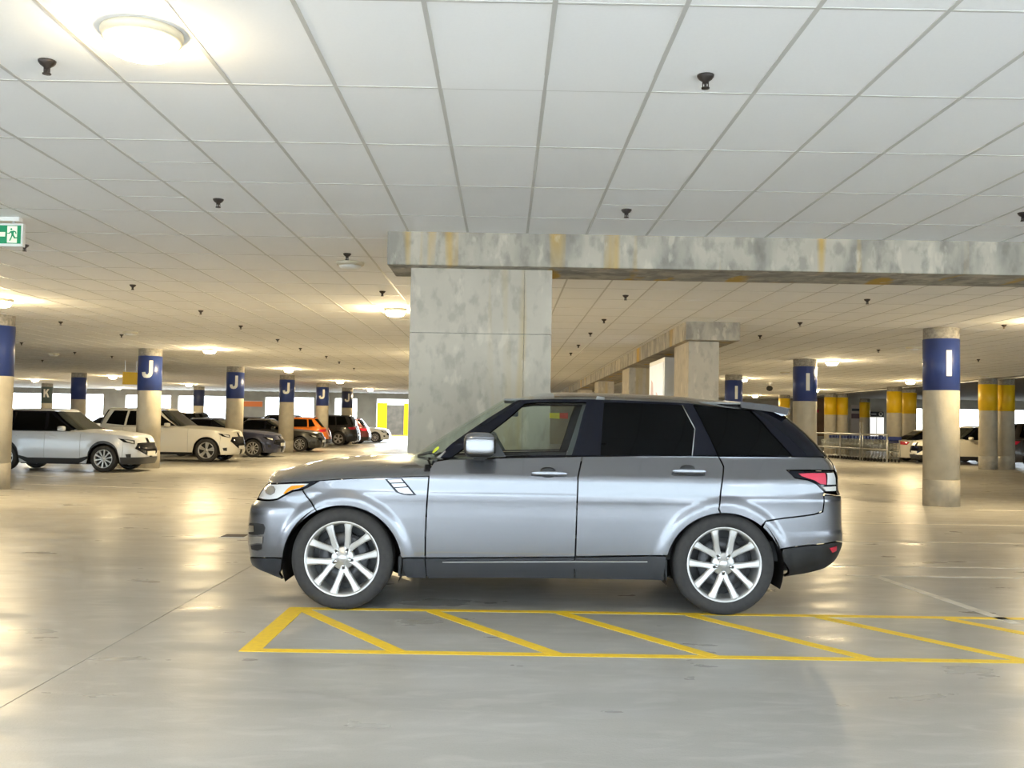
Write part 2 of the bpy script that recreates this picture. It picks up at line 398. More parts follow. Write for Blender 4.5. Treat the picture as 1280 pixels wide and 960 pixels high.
column(358.5, 44.3, M_BLUE, 'J', -.1, 'letter J column standing left of the orange car', 'round columns with blue bands')
column(403, 53.3, M_BLUE, 'J', -.1, 'letter J column standing right behind the orange car tail', 'round columns with blue bands')
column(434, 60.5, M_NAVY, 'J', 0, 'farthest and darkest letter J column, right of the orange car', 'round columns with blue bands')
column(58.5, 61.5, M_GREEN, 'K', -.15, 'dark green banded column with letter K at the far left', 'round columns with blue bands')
column(98, 45.6, M_BLUE, None, 0, 'plain blue banded column rising behind the silver white crossover', 'round columns with blue bands')
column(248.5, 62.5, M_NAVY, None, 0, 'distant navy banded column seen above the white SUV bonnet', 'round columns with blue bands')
for px, Y, w in ((1235, 37.6, 'left column of the nearest yellow banded pair at the right edge'), (1256.5, 38.0, 'right column of the nearest yellow banded pair at the right edge'),
              (1118, 46.2, 'left column of the yellow banded pair behind the cart rail end'), (1136.5, 47.5, 'right column of the yellow banded pair behind the cart rail end'),
              (1038, 56.3, 'left column of the bright yellow pair behind the row of carts'), (1052.5, 56.4, 'right column of the bright yellow pair behind the row of carts'),
              (1081, 66., 'single dim yellow banded column far behind the row of carts'), (980.5, 60., 'yellow banded column seen just above the grey car spoiler')):
    column(px, Y, M_YEL, None, 0, w, 'round columns with yellow bands')

# ---- ceiling lamps
ring_me = MB().lathe([(0, 0), (.20, 0), (.203, -.012), (.195, -.04), (.17, -.055), (.163, -.05)], 40).mesh('base_ring', mat('lamp_ring_plastic', (.62, .57, .44), .4))
DOME = [(.163, -.048), (.160, -.085), (.138, -.115), (.09, -.132), (0, -.138)]
M_LAMPN = mat('near_lamp_diffuser', (.9, .88, .8), .4, emit=(1.0, .80, .48), estr=LAMP_L*.14)
dome_me = MB().lathe(DOME, 16).mesh('diffuser', M_LAMP)
domen_me = MB().lathe(DOME, 32).mesh('diffuser', M_LAMPN)
doff_me = MB().lathe([(.163, -.048), (.158, -.07), (.135, -.092), (.09, -.106), (0, -.112)], 32).mesh('diffuser', M_WPLAST)
def lamp(x, y, lit=True, label='', s=1.):
    o = empty('ceiling_lamp', (x, y, CEIL)); o.scale = (s, s, s)
    link('base_ring', ring_me, o); link('diffuser', (domen_me if y < 8 else dome_me) if lit else doff_me, o)
    tag(o, label, 'ceiling lamp', 'round ceiling lamps')
for px, py, w in ((178, 40, 'large lit round lamp on the ceiling at the upper left'), (494, 386, 'lit round lamp just left of the broad pillar'), (1, 374, 'lit round lamp at the left picture edge above the cut-off column'),
               (262, 436, 'lit round lamp between the two nearest letter J columns'), (361, 461, 'lit round lamp above the letter J column left of the orange car'), (425, 476, 'lit round lamp between the two farthest letter J columns'),
               (463, 486, 'lit round lamp above the yellow building gateway'), (141, 470, 'lit round lamp beside the hanging yellow sign'), (44, 474, 'lit round lamp just left of the letter K column'),
               (236, 480, 'lit round lamp left of the distant navy banded column'), (148, 484, 'lowest lit round lamp under the hanging yellow sign'),
               (1040, 451, 'lit round lamp right of the letter I column above the spoiler'), (1138, 476, 'lit round lamp above the yellow pair at the cart rail end'), (929, 473, 'lit round lamp beside the farthest letter I column'),
               (1019, 487, 'lit round lamp touching the right side of the letter I column behind the spoiler'), (944, 494, 'lit round lamp low over the grey car roof')):
    p = ce(px, py); lamp(p[0], p[1], True, w)
for x, y, w in ((-1.93, 29., 'unseen lit lamp added behind the broad pillar for extra light'), (-1.93, 40.5, 'unseen lit lamp added far behind the broad pillar for extra light'), (9.6, 17.4, 'unseen lit lamp added past the right picture edge for extra light')):  # unseen lamps, added along the rows to brighten the garage
    lamp(x, y, True, w)
for px, py, w in ((438, 328, 'unlit white round fixture on the ceiling left of the beam end'), (163, 415, 'unlit round fixture above the nearest letter J column'), (67, 442, 'unlit round fixture at the far left above the blue column'),
               (1142, 434, 'unlit round fixture left of the large letter I column top'), (981, 465, 'unlit round fixture left of the letter I column above the spoiler'), (1230, 470, 'unlit round fixture on top of the nearest yellow pair')):
    p = ce(px, py); lamp(p[0], p[1], False, w, .85)

# ---- sprinkler heads
sp_a = MB().lathe([(0, .0), (.046, 0), (.044, -.010), (.034, -.024), (.018, -.036), (.013, -.048), (.0, -.048)], 14).mesh('escutcheon', M_DARKMET)
sp_b = MB().box(-.017, -.012, -.004, .004, -.07, -.04).box(.012, .017, -.004, .004, -.07, -.04).box(-.006, .006, -.006, .006, -.072, -.04).mesh('frame_arm', M_DARKMET)
sp_c = MB().lathe([(0, -.070), (.022, -.070), (.022, -.076), (0, -.076)], 12).mesh('deflector', M_DARKMET)
SPR = [(59, 76, 'beside the big lit lamp'), (882, 94, 'large at the upper right above the beam'), (273, 249, 'in the middle of the left ceiling'), (783, 262, 'just above the beam near its middle'), (31, 306, 'beside the green exit sign'),
       (434, 317, 'above the unlit fixture left of the beam end'), (166, 356, 'third from the exit sign in the left row'), (1279, 266, 'at the right picture edge above the beam'), (782, 369, 'largest below the beam, right of the broad pillar'), (1084, 374, 'largest below the beam at the right'),
       (478, 364, 'just above the lit lamp beside the broad pillar'), (251, 388, 'right of the nearest letter J column top'), (301, 407, 'above the second letter J column'), (76, 402, 'left, above the plain blue column'), (152, 418, 'just left of the nearest letter J column top'),
       (27, 428, 'far left near the cut-off column'), (93.5, 440, 'upper of two above the plain blue column'), (347, 424, 'row left of the broad pillar, first'), (375.5, 435, 'row left of the broad pillar, second'), (408, 445, 'row left of the broad pillar, third'),
       (424, 452, 'row left of the broad pillar, fourth'), (442.5, 460, 'row left of the broad pillar, fifth'), (755, 399, 'second below the beam beside the broad pillar'), (738, 416, 'third below the beam beside the broad pillar'), (723, 431, 'fourth below the beam beside the broad pillar'),
       (713.5, 441, 'fifth below the beam beside the broad pillar'), (1000, 403, 'right of the receding beam front'), (950, 419, 'close to the top of the nearest receding pillar'), (1098, 437, 'left of the large letter I column top'), (1223, 449, 'above the nearest yellow pair'), (1255, 406, 'right of the large letter I column top'), (53, 450, 'above the letter K column'), (140, 445, 'left of the nearest letter J column band')]
for px, py, w in SPR:
    p = ce(px, py); o = empty('sprinkler_head', (p[0], p[1], CEIL)); o.rotation_euler = (0, 0, random.uniform(-.5, .5)); o.scale = (1.05, 1.05, 1.0)
    link('escutcheon', sp_a, o); link('frame_arm', sp_b, o); link('deflector', sp_c, o)
    tag(o, 'dark sprinkler head on the ceiling, '+w, 'sprinkler', 'ceiling sprinkler heads')

# ---- floor paint
def stripe(name, a, b, w, m, parent=None, z=.002, org=(0, 0)):
    a = Vector((a[0]-org[0], a[1]-org[1])); b = Vector((b[0]-org[0], b[1]-org[1])); d = (b-a).normalized(); n = Vector((-d.y, d.x))*w/2
    return MB().prism([tuple(a+n), tuple(a-n), tuple(b-n), tuple(b+n)], 0, z, 'xy').build(name, m, parent)
hat = empty('floor_hatching', (1.2, 7.05, 0)); OR = (1.2, 7.05)
stripe('stripe', (-1.62, 7.78), (6.2, 7.80), .085, M_LINEY, hat, .002, OR)
stripe('stripe', (-1.60, 6.36), (5.6, 6.34), .085, M_LINEY, hat, .002, OR)
stripe('stripe', (-1.56, 7.80), (-1.56, 6.32), .13, M_LINEY, hat, .0025, OR)
for k in range(8):
    x = -1.53+k*.985
    stripe('stripe', (x+.02, 7.74), (x+.90, 6.36), .095, M_LINEY, hat, .003, OR)
tag(hat, 'yellow hatched no-parking strip painted on the floor beside the grey car', 'floor marking')
WL = [((3.66, 9.96), (3.87, 7.60), 'slanting white parking line at the lower right near the hatching'), ((3.4, 9.96), (12, 9.99), 'white floor line nearest behind the grey car tail'), ((3.5, 10.65), (12, 10.68), 'white floor line second behind the grey car tail'),
      ((4.2, 12.95), (14, 13.1), 'white floor line third behind the grey car tail'), ((4.9, 15.4), (15, 15.6), 'white floor line just before the large letter I column'), ((8.6, 18.35), (14, 18.45), 'white floor line at the foot of the large letter I column'),
      ((-14.5, 25.4), (-9.2, 23.6), 'pale parking line in front of the silver white crossover'), ((-10, 21.3), (-6.0, 20.4), 'faint white line near the cut-off left column')]
for a, b, w in WL: tag(stripe('parking_line', a, b, .09, M_LINEW), w, 'floor marking', 'white parking lines')
dr = fl(294, 670); g = empty('floor_drain', (dr[0], dr[1], 0))
MB().box(-.16, .16, -.16, .16, 0, .004).build('frame', M_STEEL, g)
for k in range(7): MB().box(-.14, .14, -.14+k*.042, -.118+k*.042, .004, .009).build('grate_bar', mat('dark_iron', (.07, .05, .035), .6), g)
tag(g, 'dark iron floor drain grate beside the grey car front bumper', 'drain')
# ================================================================= CARS
class Surf:
    """half of a car skin: (q, z) -> (s, v, z); q runs along the flank and wraps round to the centreline at both ends"""
    def __init__(S, sAf, sAr, Kf, Kr, ef, er, Wf, Lf, Lr, bump=None):
        S.sAf, S.sAr, S.Kf, S.Kr, S.ef, S.er, S.W, S.Lf, S.Lr, S.bump = sAf, sAr, Kf, Kr, ef, er, Wf, Lf, Lr, bump
        S.qF, S.qR = sAf-Kf*PI/2, sAr+Kr*PI/2
    def P(S, q, z):
        q = np.asarray(q, float); z = np.asarray(z, float)
        tf = np.clip((S.sAf-q)/S.Kf, 0, PI/2); tr = np.clip((q-S.sAr)/S.Kr, 0, PI/2)
        s = np.where(q < S.sAf, S.sAf-S.Lf(z)*np.sin(tf), np.where(q > S.sAr, S.sAr+S.Lr(z)*np.sin(tr), q))
        v = S.W(z)*np.maximum(np.cos(tf), 0)**S.ef*np.maximum(np.cos(tr), 0)**S.er
        if S.bump is not None: v = v+S.bump(s, z)*np.clip(v/.3, 0, 1)
        return np.stack([s, v, z+0*q], -1)
    def N(S, q, z):
        h = .004
        q0, q1 = np.clip(q-h, S.qF, S.qR), np.clip(q+h, S.qF, S.qR)
        a = S.P(q1, z)-S.P(q0, z); b = S.P(q, z+h)-S.P(q, z-h)
        n = np.cross(b, a)          # outward (+v)
        l = np.linalg.norm(n, axis=-1, keepdims=True); n = n/np.maximum(l, 1e-12)
        return n
    def q_of_s(S, s, z):
        if s < S.sAf: return S.sAf-S.Kf*math.asin(min(1, (S.sAf-s)/float(S.Lf(z))))
        if s > S.sAr: return S.sAr+S.Kr*math.asin(min(1, (s-S.sAr)/float(S.Lr(z))))
        return s
    def v_at(S, s, z): return float(S.P(S.q_of_s(s, z), z)[1])

def resample(poly, step):
    out = []
    for i in range(len(poly)):
        a, b = poly[i], poly[(i+1) % len(poly)]; n = max(1, int(math.ceil(math.hypot(b[0]-a[0], b[1]-a[1])/step)))
        for k in range(n): out.append((a[0]+(b[0]-a[0])*k/n, a[1]+(b[1]-a[1])*k/n))
    return out
def smooth_poly(p): return p
def inset_poly(p, d):
    p = [tuple(x) for i, x in enumerate(p) if math.hypot(x[0]-p[i-1][0], x[1]-p[i-1][1]) > 1e-5]
    A = sum(p[i-1][0]*p[i][1]-p[i][0]*p[i-1][1] for i in range(len(p)))
    sg = 1 if A > 0 else -1; out = []
    n = len(p)
    for i in range(n):
        a, b, c = np.array(p[i-1]), np.array(p[i]), np.array(p[(i+1) % n])
        d1 = (b-a)/np.linalg.norm(b-a); d2 = (c-b)/np.linalg.norm(c-b)
        n1 = np.array([-d1[1], d1[0]])*sg; n2 = np.array([-d2[1], d2[0]])*sg
        m = n1+n2; L = np.linalg.norm(m)
        m = n1 if L < .3 else m/L
        k = min(2.0, 1/max(.3, float(m@n1)))
        out.append(tuple(b+m*d*k))
    return out
def inside(poly, X, Y):
    r = np.zeros(X.shape, bool); n = len(poly); j = n-1
    for i in range(n):
        xi, yi = poly[i]; xj, yj = poly[j]
        c = ((yi > Y) != (yj > Y)) & (X < (xj-xi)*(Y-yi)/((yj-yi) if yj != yi else 1e-12)+xi)
        r ^= c; j = i
    return r
def panel(surf, poly, grid=.03, inset=.003, off=0., depth=.02):
    """triangulated skin panel with a folded edge; returns verts (s,v,z), normals, faces"""
    if inset: poly = inset_poly(poly, inset)
    poly = [(min(max(q, surf.qF), surf.qR), z) for q, z in poly]
    bd = resample(poly, grid); n = len(bd)
    xs = [p[0] for p in bd]; ys = [p[1] for p in bd]
    gx, gy = np.meshgrid(np.arange(min(xs)+grid*.5, max(xs), grid), np.arange(min(ys)+grid*.5, max(ys), grid))
    gx = gx.ravel(); gy = gy.ravel(); k = inside(bd, gx, gy)
    gx, gy = gx[k], gy[k]
    if len(gx):
        B = np.array(bd); dmin = np.min((gx[:, None]-B[:, 0])**2+(gy[:, None]-B[:, 1])**2, axis=1); k = dmin > (grid*.45)**2; gx, gy = gx[k], gy[k]
    pts = [Vector(p) for p in bd]+[Vector((float(a), float(b))) for a, b in zip(gx, gy)]
    v, e, f, *_ = delaunay_2d_cdt(pts, [(i, (i+1) % n) for i in range(n)], [], 1, 1e-7)
    q = np.array([p.x for p in v]); z = np.array([p.y for p in v])
    # keep only faces inside
    f = [tuple(t) for t in f]
    cx = np.array([sum(q[i] for i in t)/3 for t in f]); cz = np.array([sum(z[i] for i in t)/3 for t in f])
    ok = inside(bd, cx, cz); f = [t for t, o in zip(f, ok) if o]
    nr = surf.N(q, z); P = surf.P(q, z); c = (np.abs(q-surf.qF) < 1e-6) | (np.abs(q-surf.qR) < 1e-6)
    P = P+nr*off; P[c, 1] = 0
    # outward orientation in (s, v, z)
    out = []
    for t in f:
        g = np.cross(P[t[1]]-P[t[0]], P[t[2]]-P[t[0]]); m = nr[t[0]]+nr[t[1]]+nr[t[2]]
        out.append(t if g@m > 0 else (t[0], t[2], t[1]))
    V = [tuple(p) for p in P]; NN = [tuple(p) for p in nr]
    if depth:
        m = len(V); bi = list(range(n))
        for i in bi:
            tg = P[(i+1) % n]-P[i-1]; e = np.cross(tg, nr[i]); e = e/max(1e-9, np.linalg.norm(e))
            V.append(tuple(P[i])); NN.append(tuple(e))
        for i in bi:
            V.append(tuple(P[i]-nr[i]*depth)); NN.append(NN[m+i])
        for i in bi:
            j = (i+1) % n; on_c = c[i] and c[j]
            if not on_c: out.append((m+i, m+j, m+n+j, m+n+i))
    return V, NN, out
def skin(name, parts, m, parent, org=(0, 0), side=1, both=False):
    """parts: list of panels; (s,v,z) -> local (s-org0, -v*side, z)"""
    V, N, Fc = [], [], []
    for sd in ((1, -1) if both else (side,)):
        for v, n, f in parts:
            k = len(V)
            V += [(p[0]-org[0], -p[1]*sd, p[2]) for p in v]; N += [(p[0], -p[1]*sd, p[2]) for p in n]
            Fc += [tuple(i+k for i in t) if sd < 0 else tuple(i+k for i in t[::-1]) for t in f]
    me = bpy.data.meshes.new(name); me.from_pydata(V, [], Fc); me.materials.append(m)
    me.polygons.foreach_set('use_smooth', [True]*len(me.polygons))
    # face winding to agree with the wanted normals
    me.update()
    me.normals_split_custom_set_from_vertices([Vector(x).normalized() if Vector(x).length > 1e-6 else Vector((0, 0, 1)) for x in N])
    return link(name, me, parent)
def cap(name, edge, crown, expo, m, parent, org=(0, 0), nk=16, zadd=0., power=1.):
    """skin between an edge curve [(s,v,z)] and its mirror image, bulging upward by crown(i)"""
    ks = np.sin(np.linspace(-PI/2, PI/2, nk*2+1)); V = []; E = edge
    for i, (s, v, z) in enumerate(E):
        for k in ks: V.append((s-org[0], -v*k, z+zadd+crown[i]*(1-abs(k)**expo)**power))
    w = len(ks); Fc = [(i*w+j, i*w+j+1, (i+1)*w+j+1, (i+1)*w+j) for i in range(len(E)-1) for j in range(w-1)]
    mb = MB(); mb.add(V, Fc, True); o = mb.build(name, m, parent)
    me = o.data; up = sum(p.normal.z*p.area for p in me.polygons)
    if up < 0: me.flip_normals()
    return o

# ---------------------------------------------------------------- car materials
def paint(name, col, metal=.0, rough=.3, coat=.45): return mat(name, col, rough, metal=metal, coat=coat)
M_PAINT = paint('grey_metallic_paint', (.215, .22, .242), .82, .27, 1.)
M_DKPLA = mat('dark_grey_plastic', (.026, .028, .033), .40)
M_GLOSSB = mat('gloss_black_trim', (.007, .008, .014), .10, spec=.28)
M_PRIV = mat('privacy_glass', (.002, .0025, .003), .03, spec=.16)
M_GLASS = glass('clear_car_glass', (.86, .93, .89))
M_CHROME = mat('chrome', (.75, .75, .76), .12, metal=1.)
M_ALLOY = mat('silver_alloy', (.58, .575, .565), .34, metal=.7)
M_LENS = mat('headlamp_lens', (.82, .83, .84), .10, metal=.15, coat=1.)
M_AMBER = mat('amber_reflector', (.90, .34, .01), .15, coat=1.)
M_RED = mat('red_tail_lens', (.62, .02, .05), .12, coat=1.)
M_REDB = mat('bright_red_tail_lens', (.80, .06, .12), .12, coat=1.)
M_DISC = mat('brake_disc_steel', (.09, .09, .095), .5, metal=.6)
M_LEATHER = mat('light_grey_leather', (.22, .22, .21), .55)
M_DASH = mat('dark_interior', (.03, .03, .032), .6)

# ================================================================= the grey car
YC = 8.69                      # centre plane of the car (parallel to the ceiling rows)
AXF, AXR, WR, WZ = -1.219, 1.70, .389, .389
def hp(s, v, z): return np.stack([np.asarray(s, float), YC-np.asarray(v, float), np.asarray(z, float)], -1)
def fit_L(sA, sgn, Wf, ex, targets):
    th = np.linspace(.02, PI/2, 160); zs, Ls = [], []
    for px, py in targets:
        Yd = YC-.45; L = 1.
        for it in range(4):
            z = at(px, py, Yd)[2]; lo, hi = .1, 2.2
            for b in range(34):
                L = (lo+hi)/2; s = sA+sgn*L*np.sin(th); v = float(Wf(z))*np.cos(th)**ex
                X = proj(hp(s, v, np.full_like(s, z)))[:, 0]; e = (X.max() if sgn > 0 else X.min())
                if (e-px)*sgn > 0: hi = L
                else: lo = L
            j = X.argmax() if sgn > 0 else X.argmin(); Yd = YC-v[j]
        zs.append(z); Ls.append(L)
    o = np.argsort(zs); zs = np.array(zs)[o]; Ls = np.array(Ls)[o]
    keep = [0]
    for i in range(1, len(zs)):
        if zs[i]-zs[keep[-1]] > .006: keep.append(i)
    return pchip(zs[keep], Ls[keep])
WP = pchip([.15, .24, .34, .50, .70, .842, .856, .892, .906, 1.00, 1.045, 1.075, 1.13, 1.20],
           [.890, .925, .945, .962, .974, .9800, .9822, .9830, .9808, .976, .968, .952, .922, .882])
def arch_bump(s, z):
    b = 0.
    for a in (AXF, AXR):
        d = np.hypot(s-a, z-.36)-.43
        b = b+.017*(1-sstep(.045, .125, d))+.005*(1-sstep(0., .3, d))
    return b
EF, ER = .42, .36
SAF, SAR = -.95, 1.50
LFh = fit_L(SAF, -1, WP, EF, [(341, 596), (334.7, 604), (325.3, 616), (321, 624), (315.5, 629), (312.7, 636), (311, 645), (309.6, 660), (309.5, 674), (310.6, 684), (312, 693.5), (313.3, 701), (317, 708), (330, 716)])
LRh = fit_L(SAR, +1, WP, ER, [(1034, 571), (1041, 579), (1044.6, 587), (1046.8, 593), (1048, 613), (1050.3, 618), (1052, 627), (1052.2, 660), (1053.5, 667), (1053, 678), (1048, 693), (1041, 703), (1030, 711), (1005, 717)])
HB = Surf(SAF, SAR, 1.13, 1.22, EF, ER, WP, LFh, LRh, arch_bump)
WG = pchip([1.10, 1.17, 1.30, 1.45, 1.60, 1.68, 1.75], [.895, .868, .82, .755, .685, .645, .60])
GSF, GSR, GEF, GER = .62, 1.05, .20, .22
LFg = fit_L(GSF, -1, WG, GEF, [(512, 572), (521.5, 566.7), (537.7, 556), (564.8, 538), (592, 522), (619, 505.7), (634, 497.5)])
LRg = fit_L(GSR, +1, WG, GER, [(1037, 573), (1032.5, 568), (1007.5, 541.6), (987, 524), (972, 513), (962, 505)])
HG = Surf(GSF, GSR, 1.2, 1.4, GEF, GER, WG, LFg, LRg)
ZF = lambda py, px=330, Y=8.35: float(at(px, py, Y)[2])
ZR = lambda py, px=1045, Y=8.35: float(at(px, py, Y)[2])
def pix(surf, px, py):
    p0 = at(px, py, YC-.9); z = float(p0[2]); s = float(p0[0])
    q = surf.q_of_s(min(max(s, surf.sAf-.97*float(surf.Lf(z))), surf.sAr+.97*float(surf.Lr(z))), z)
    lam = 1e-3; x = np.array([q, z]); tgt = np.array([px, py])
    def R(x):
        P = surf.P(x[0], x[1]); return proj(np.array([P[0], YC-P[1], P[2]]))-tgt
    r = R(x)
    for it in range(40):
        J = np.stack([(R(x+np.array([1e-4, 0]))-r)/1e-4, (R(x+np.array([0, 1e-4]))-r)/1e-4], -1)
        H = J.T@J; st = np.linalg.solve(H+lam*np.diag(np.diag(H)+1.), -J.T@r); xn = x+st; xn[0] = min(max(xn[0], surf.qF), surf.qR); rn = R(xn)
        if rn@rn < r@r: x, r, lam = xn, rn, lam*.4
        else: lam *= 4
        if r@r < 1e-4: break
    return (float(x[0]), float(x[1]))
def poly(surf, pts):
    out = []
    for p in pts:
        if p[0] == 'F': out.append((surf.qF, p[1]))
        elif p[0] == 'R': out.append((surf.qR, p[1]))
        else: out.append(pix(surf, *p))
    return out
CX = (AXF+AXR)/2
car = empty('estate_car', (CX, YC, 0)); car.name = 'sport_utility_car'
tag(car, 'large metallic grey sport utility car parked side-on with silver twin-spoke wheels', 'car')
ORG = (CX, 0)
def hskin(name, surf, pts, m, both=False, pair=True, grid=.022, inset=.003, off=0., depth=.02, parent=None, label=None, raw=False):
    pn = panel(surf, pts if raw else poly(surf, pts), grid, inset, off, depth)
    if both: return skin(name, [pn], m, parent or car, ORG, both=True)
    o = skin(name, [pn], m, parent or car, ORG, 1)
    if label: o['label'] = label
    o2 = skin(name, [pn], m, parent or car, ORG, -1) if pair else None
    return o
def arc_pts(cx, cy, rx, ry, a0, a1, n): return [(cx+rx*math.cos(math.radians(a0+(a1-a0)*k/n)), cy-ry*math.sin(math.radians(a0+(a1-a0)*k/n))) for k in range(n+1)]
# arch outlines in picture coordinates: front arch and rear arch
FA = lambda a0, a1, n=16: arc_pts(427.3, 706, 74.5, 74, a0, a1, n)
RA = lambda a0, a1, n=16: arc_pts(905.0, 711, 72.5, 69.5, a0, a1, n)
fender = [(536, 595.2), (510, 596), (480, 597), (450, 598), (420, 599.6), (400, 601), (392, 605.6), (384.5, 609.6), (378.5, 611.8), (388.5, 626), (396, 638.5)]+FA(113, 7, 18)+[(531, 697), (531.3, 670), (532.5, 640), (535, 605)]
hskin('front_wing', HB, fender, M_PAINT)
front_door = [(536.5, 596), (537.5, 586), (543, 577.3), (556, 574.8), (628, 572.6), (715, 571), (727.3, 570.8), (725.5, 580), (722, 596.5), (720.5, 642.5), (718.6, 696), (532, 697.2), (532.2, 670), (533.4, 640), (536, 605)]
hskin('front_door', HB, front_door, M_PAINT)
rear_door = [(728.2, 570.8), (800, 570), (865, 570.2), (897.5, 570.6), (901, 577), (904, 583), (902.5, 600), (901, 611), (898.2, 636)]+RA(94, 166, 12)+[(719.6, 695.6), (721.4, 642.5), (722.9, 596.5), (726.4, 580)]
hskin('rear_door', HB, rear_door, M_PAINT)
quarter = [(898.6, 570.7), (940, 571), (990, 571.2), (1033, 571.2), (1039, 578.5), (1042.5, 586.8), (1042, 587.6), (1010, 587.4), (982.8, 587.6), (993.6, 597.8), (1010, 600.4), (1020.5, 605.2), (1031, 616), (1029, 619), (1028, 639), (1016.7, 642.7), (980, 647.3), (957, 651)]+RA(50, 93, 10)+[(899, 636), (901.9, 611), (903.4, 600), (904.9, 583), (902, 577)]
hskin('rear_wing', HB, quarter, M_PAINT)
bumper_f = [(378, 612.3), (366, 614.6), (356, 619.8), (347, 625), (337, 626.2), (329, 625.8), (322, 624.6), ('F', ZF(628)), ('F', ZF(695))]+[(325, 696.6), (353, 697.4)]+FA(173, 115, 10)+[(387.7, 626.4)]
hskin('front_bumper', HB, bumper_f, M_PAINT, both=True)
bumper_fl = [('F', ZF(696)), (325, 697.4), (352.5, 698.2), (351.5, 712), (352.5, 724.5), (344, 720.5), (335, 716.5), (318, 708.5), ('F', ZF(708))]
hskin('lower_bumper', HB, bumper_fl, M_DKPLA, both=True)
bumper_r = [(1030, 619.2), (1046, 619.4), ('R', ZR(619.4)), ('R', ZR(676)), (1046, 676.3), (1000, 682.3), (977.5, 685.6)]+RA(20, 48, 8)+[(957, 651.8), (980, 648.2), (1016.7, 643.6), (1029, 640)]
hskin('rear_bumper', HB, bumper_r, M_PAINT, both=True)
bumper_rl = [(977.8, 686.5), (1000, 683.2), (1046, 677.2), ('R', ZR(677)), ('R', ZR(702)), (1043, 701), (1030, 710.5), (1000, 718), (978.5, 721.5), (977.5, 700)]
hskin('lower_bumper', HB, bumper_rl, M_BLACK, both=True)
tailgate = [(1034.5, 571.6), (1040.5, 579), (1043.5, 587), (1046, 600), (1046.5, 618.4), ('R', ZR(618.6)), ('R', ZR(571))]
hskin('tailgate', HB, tailgate, M_PAINT, both=True)
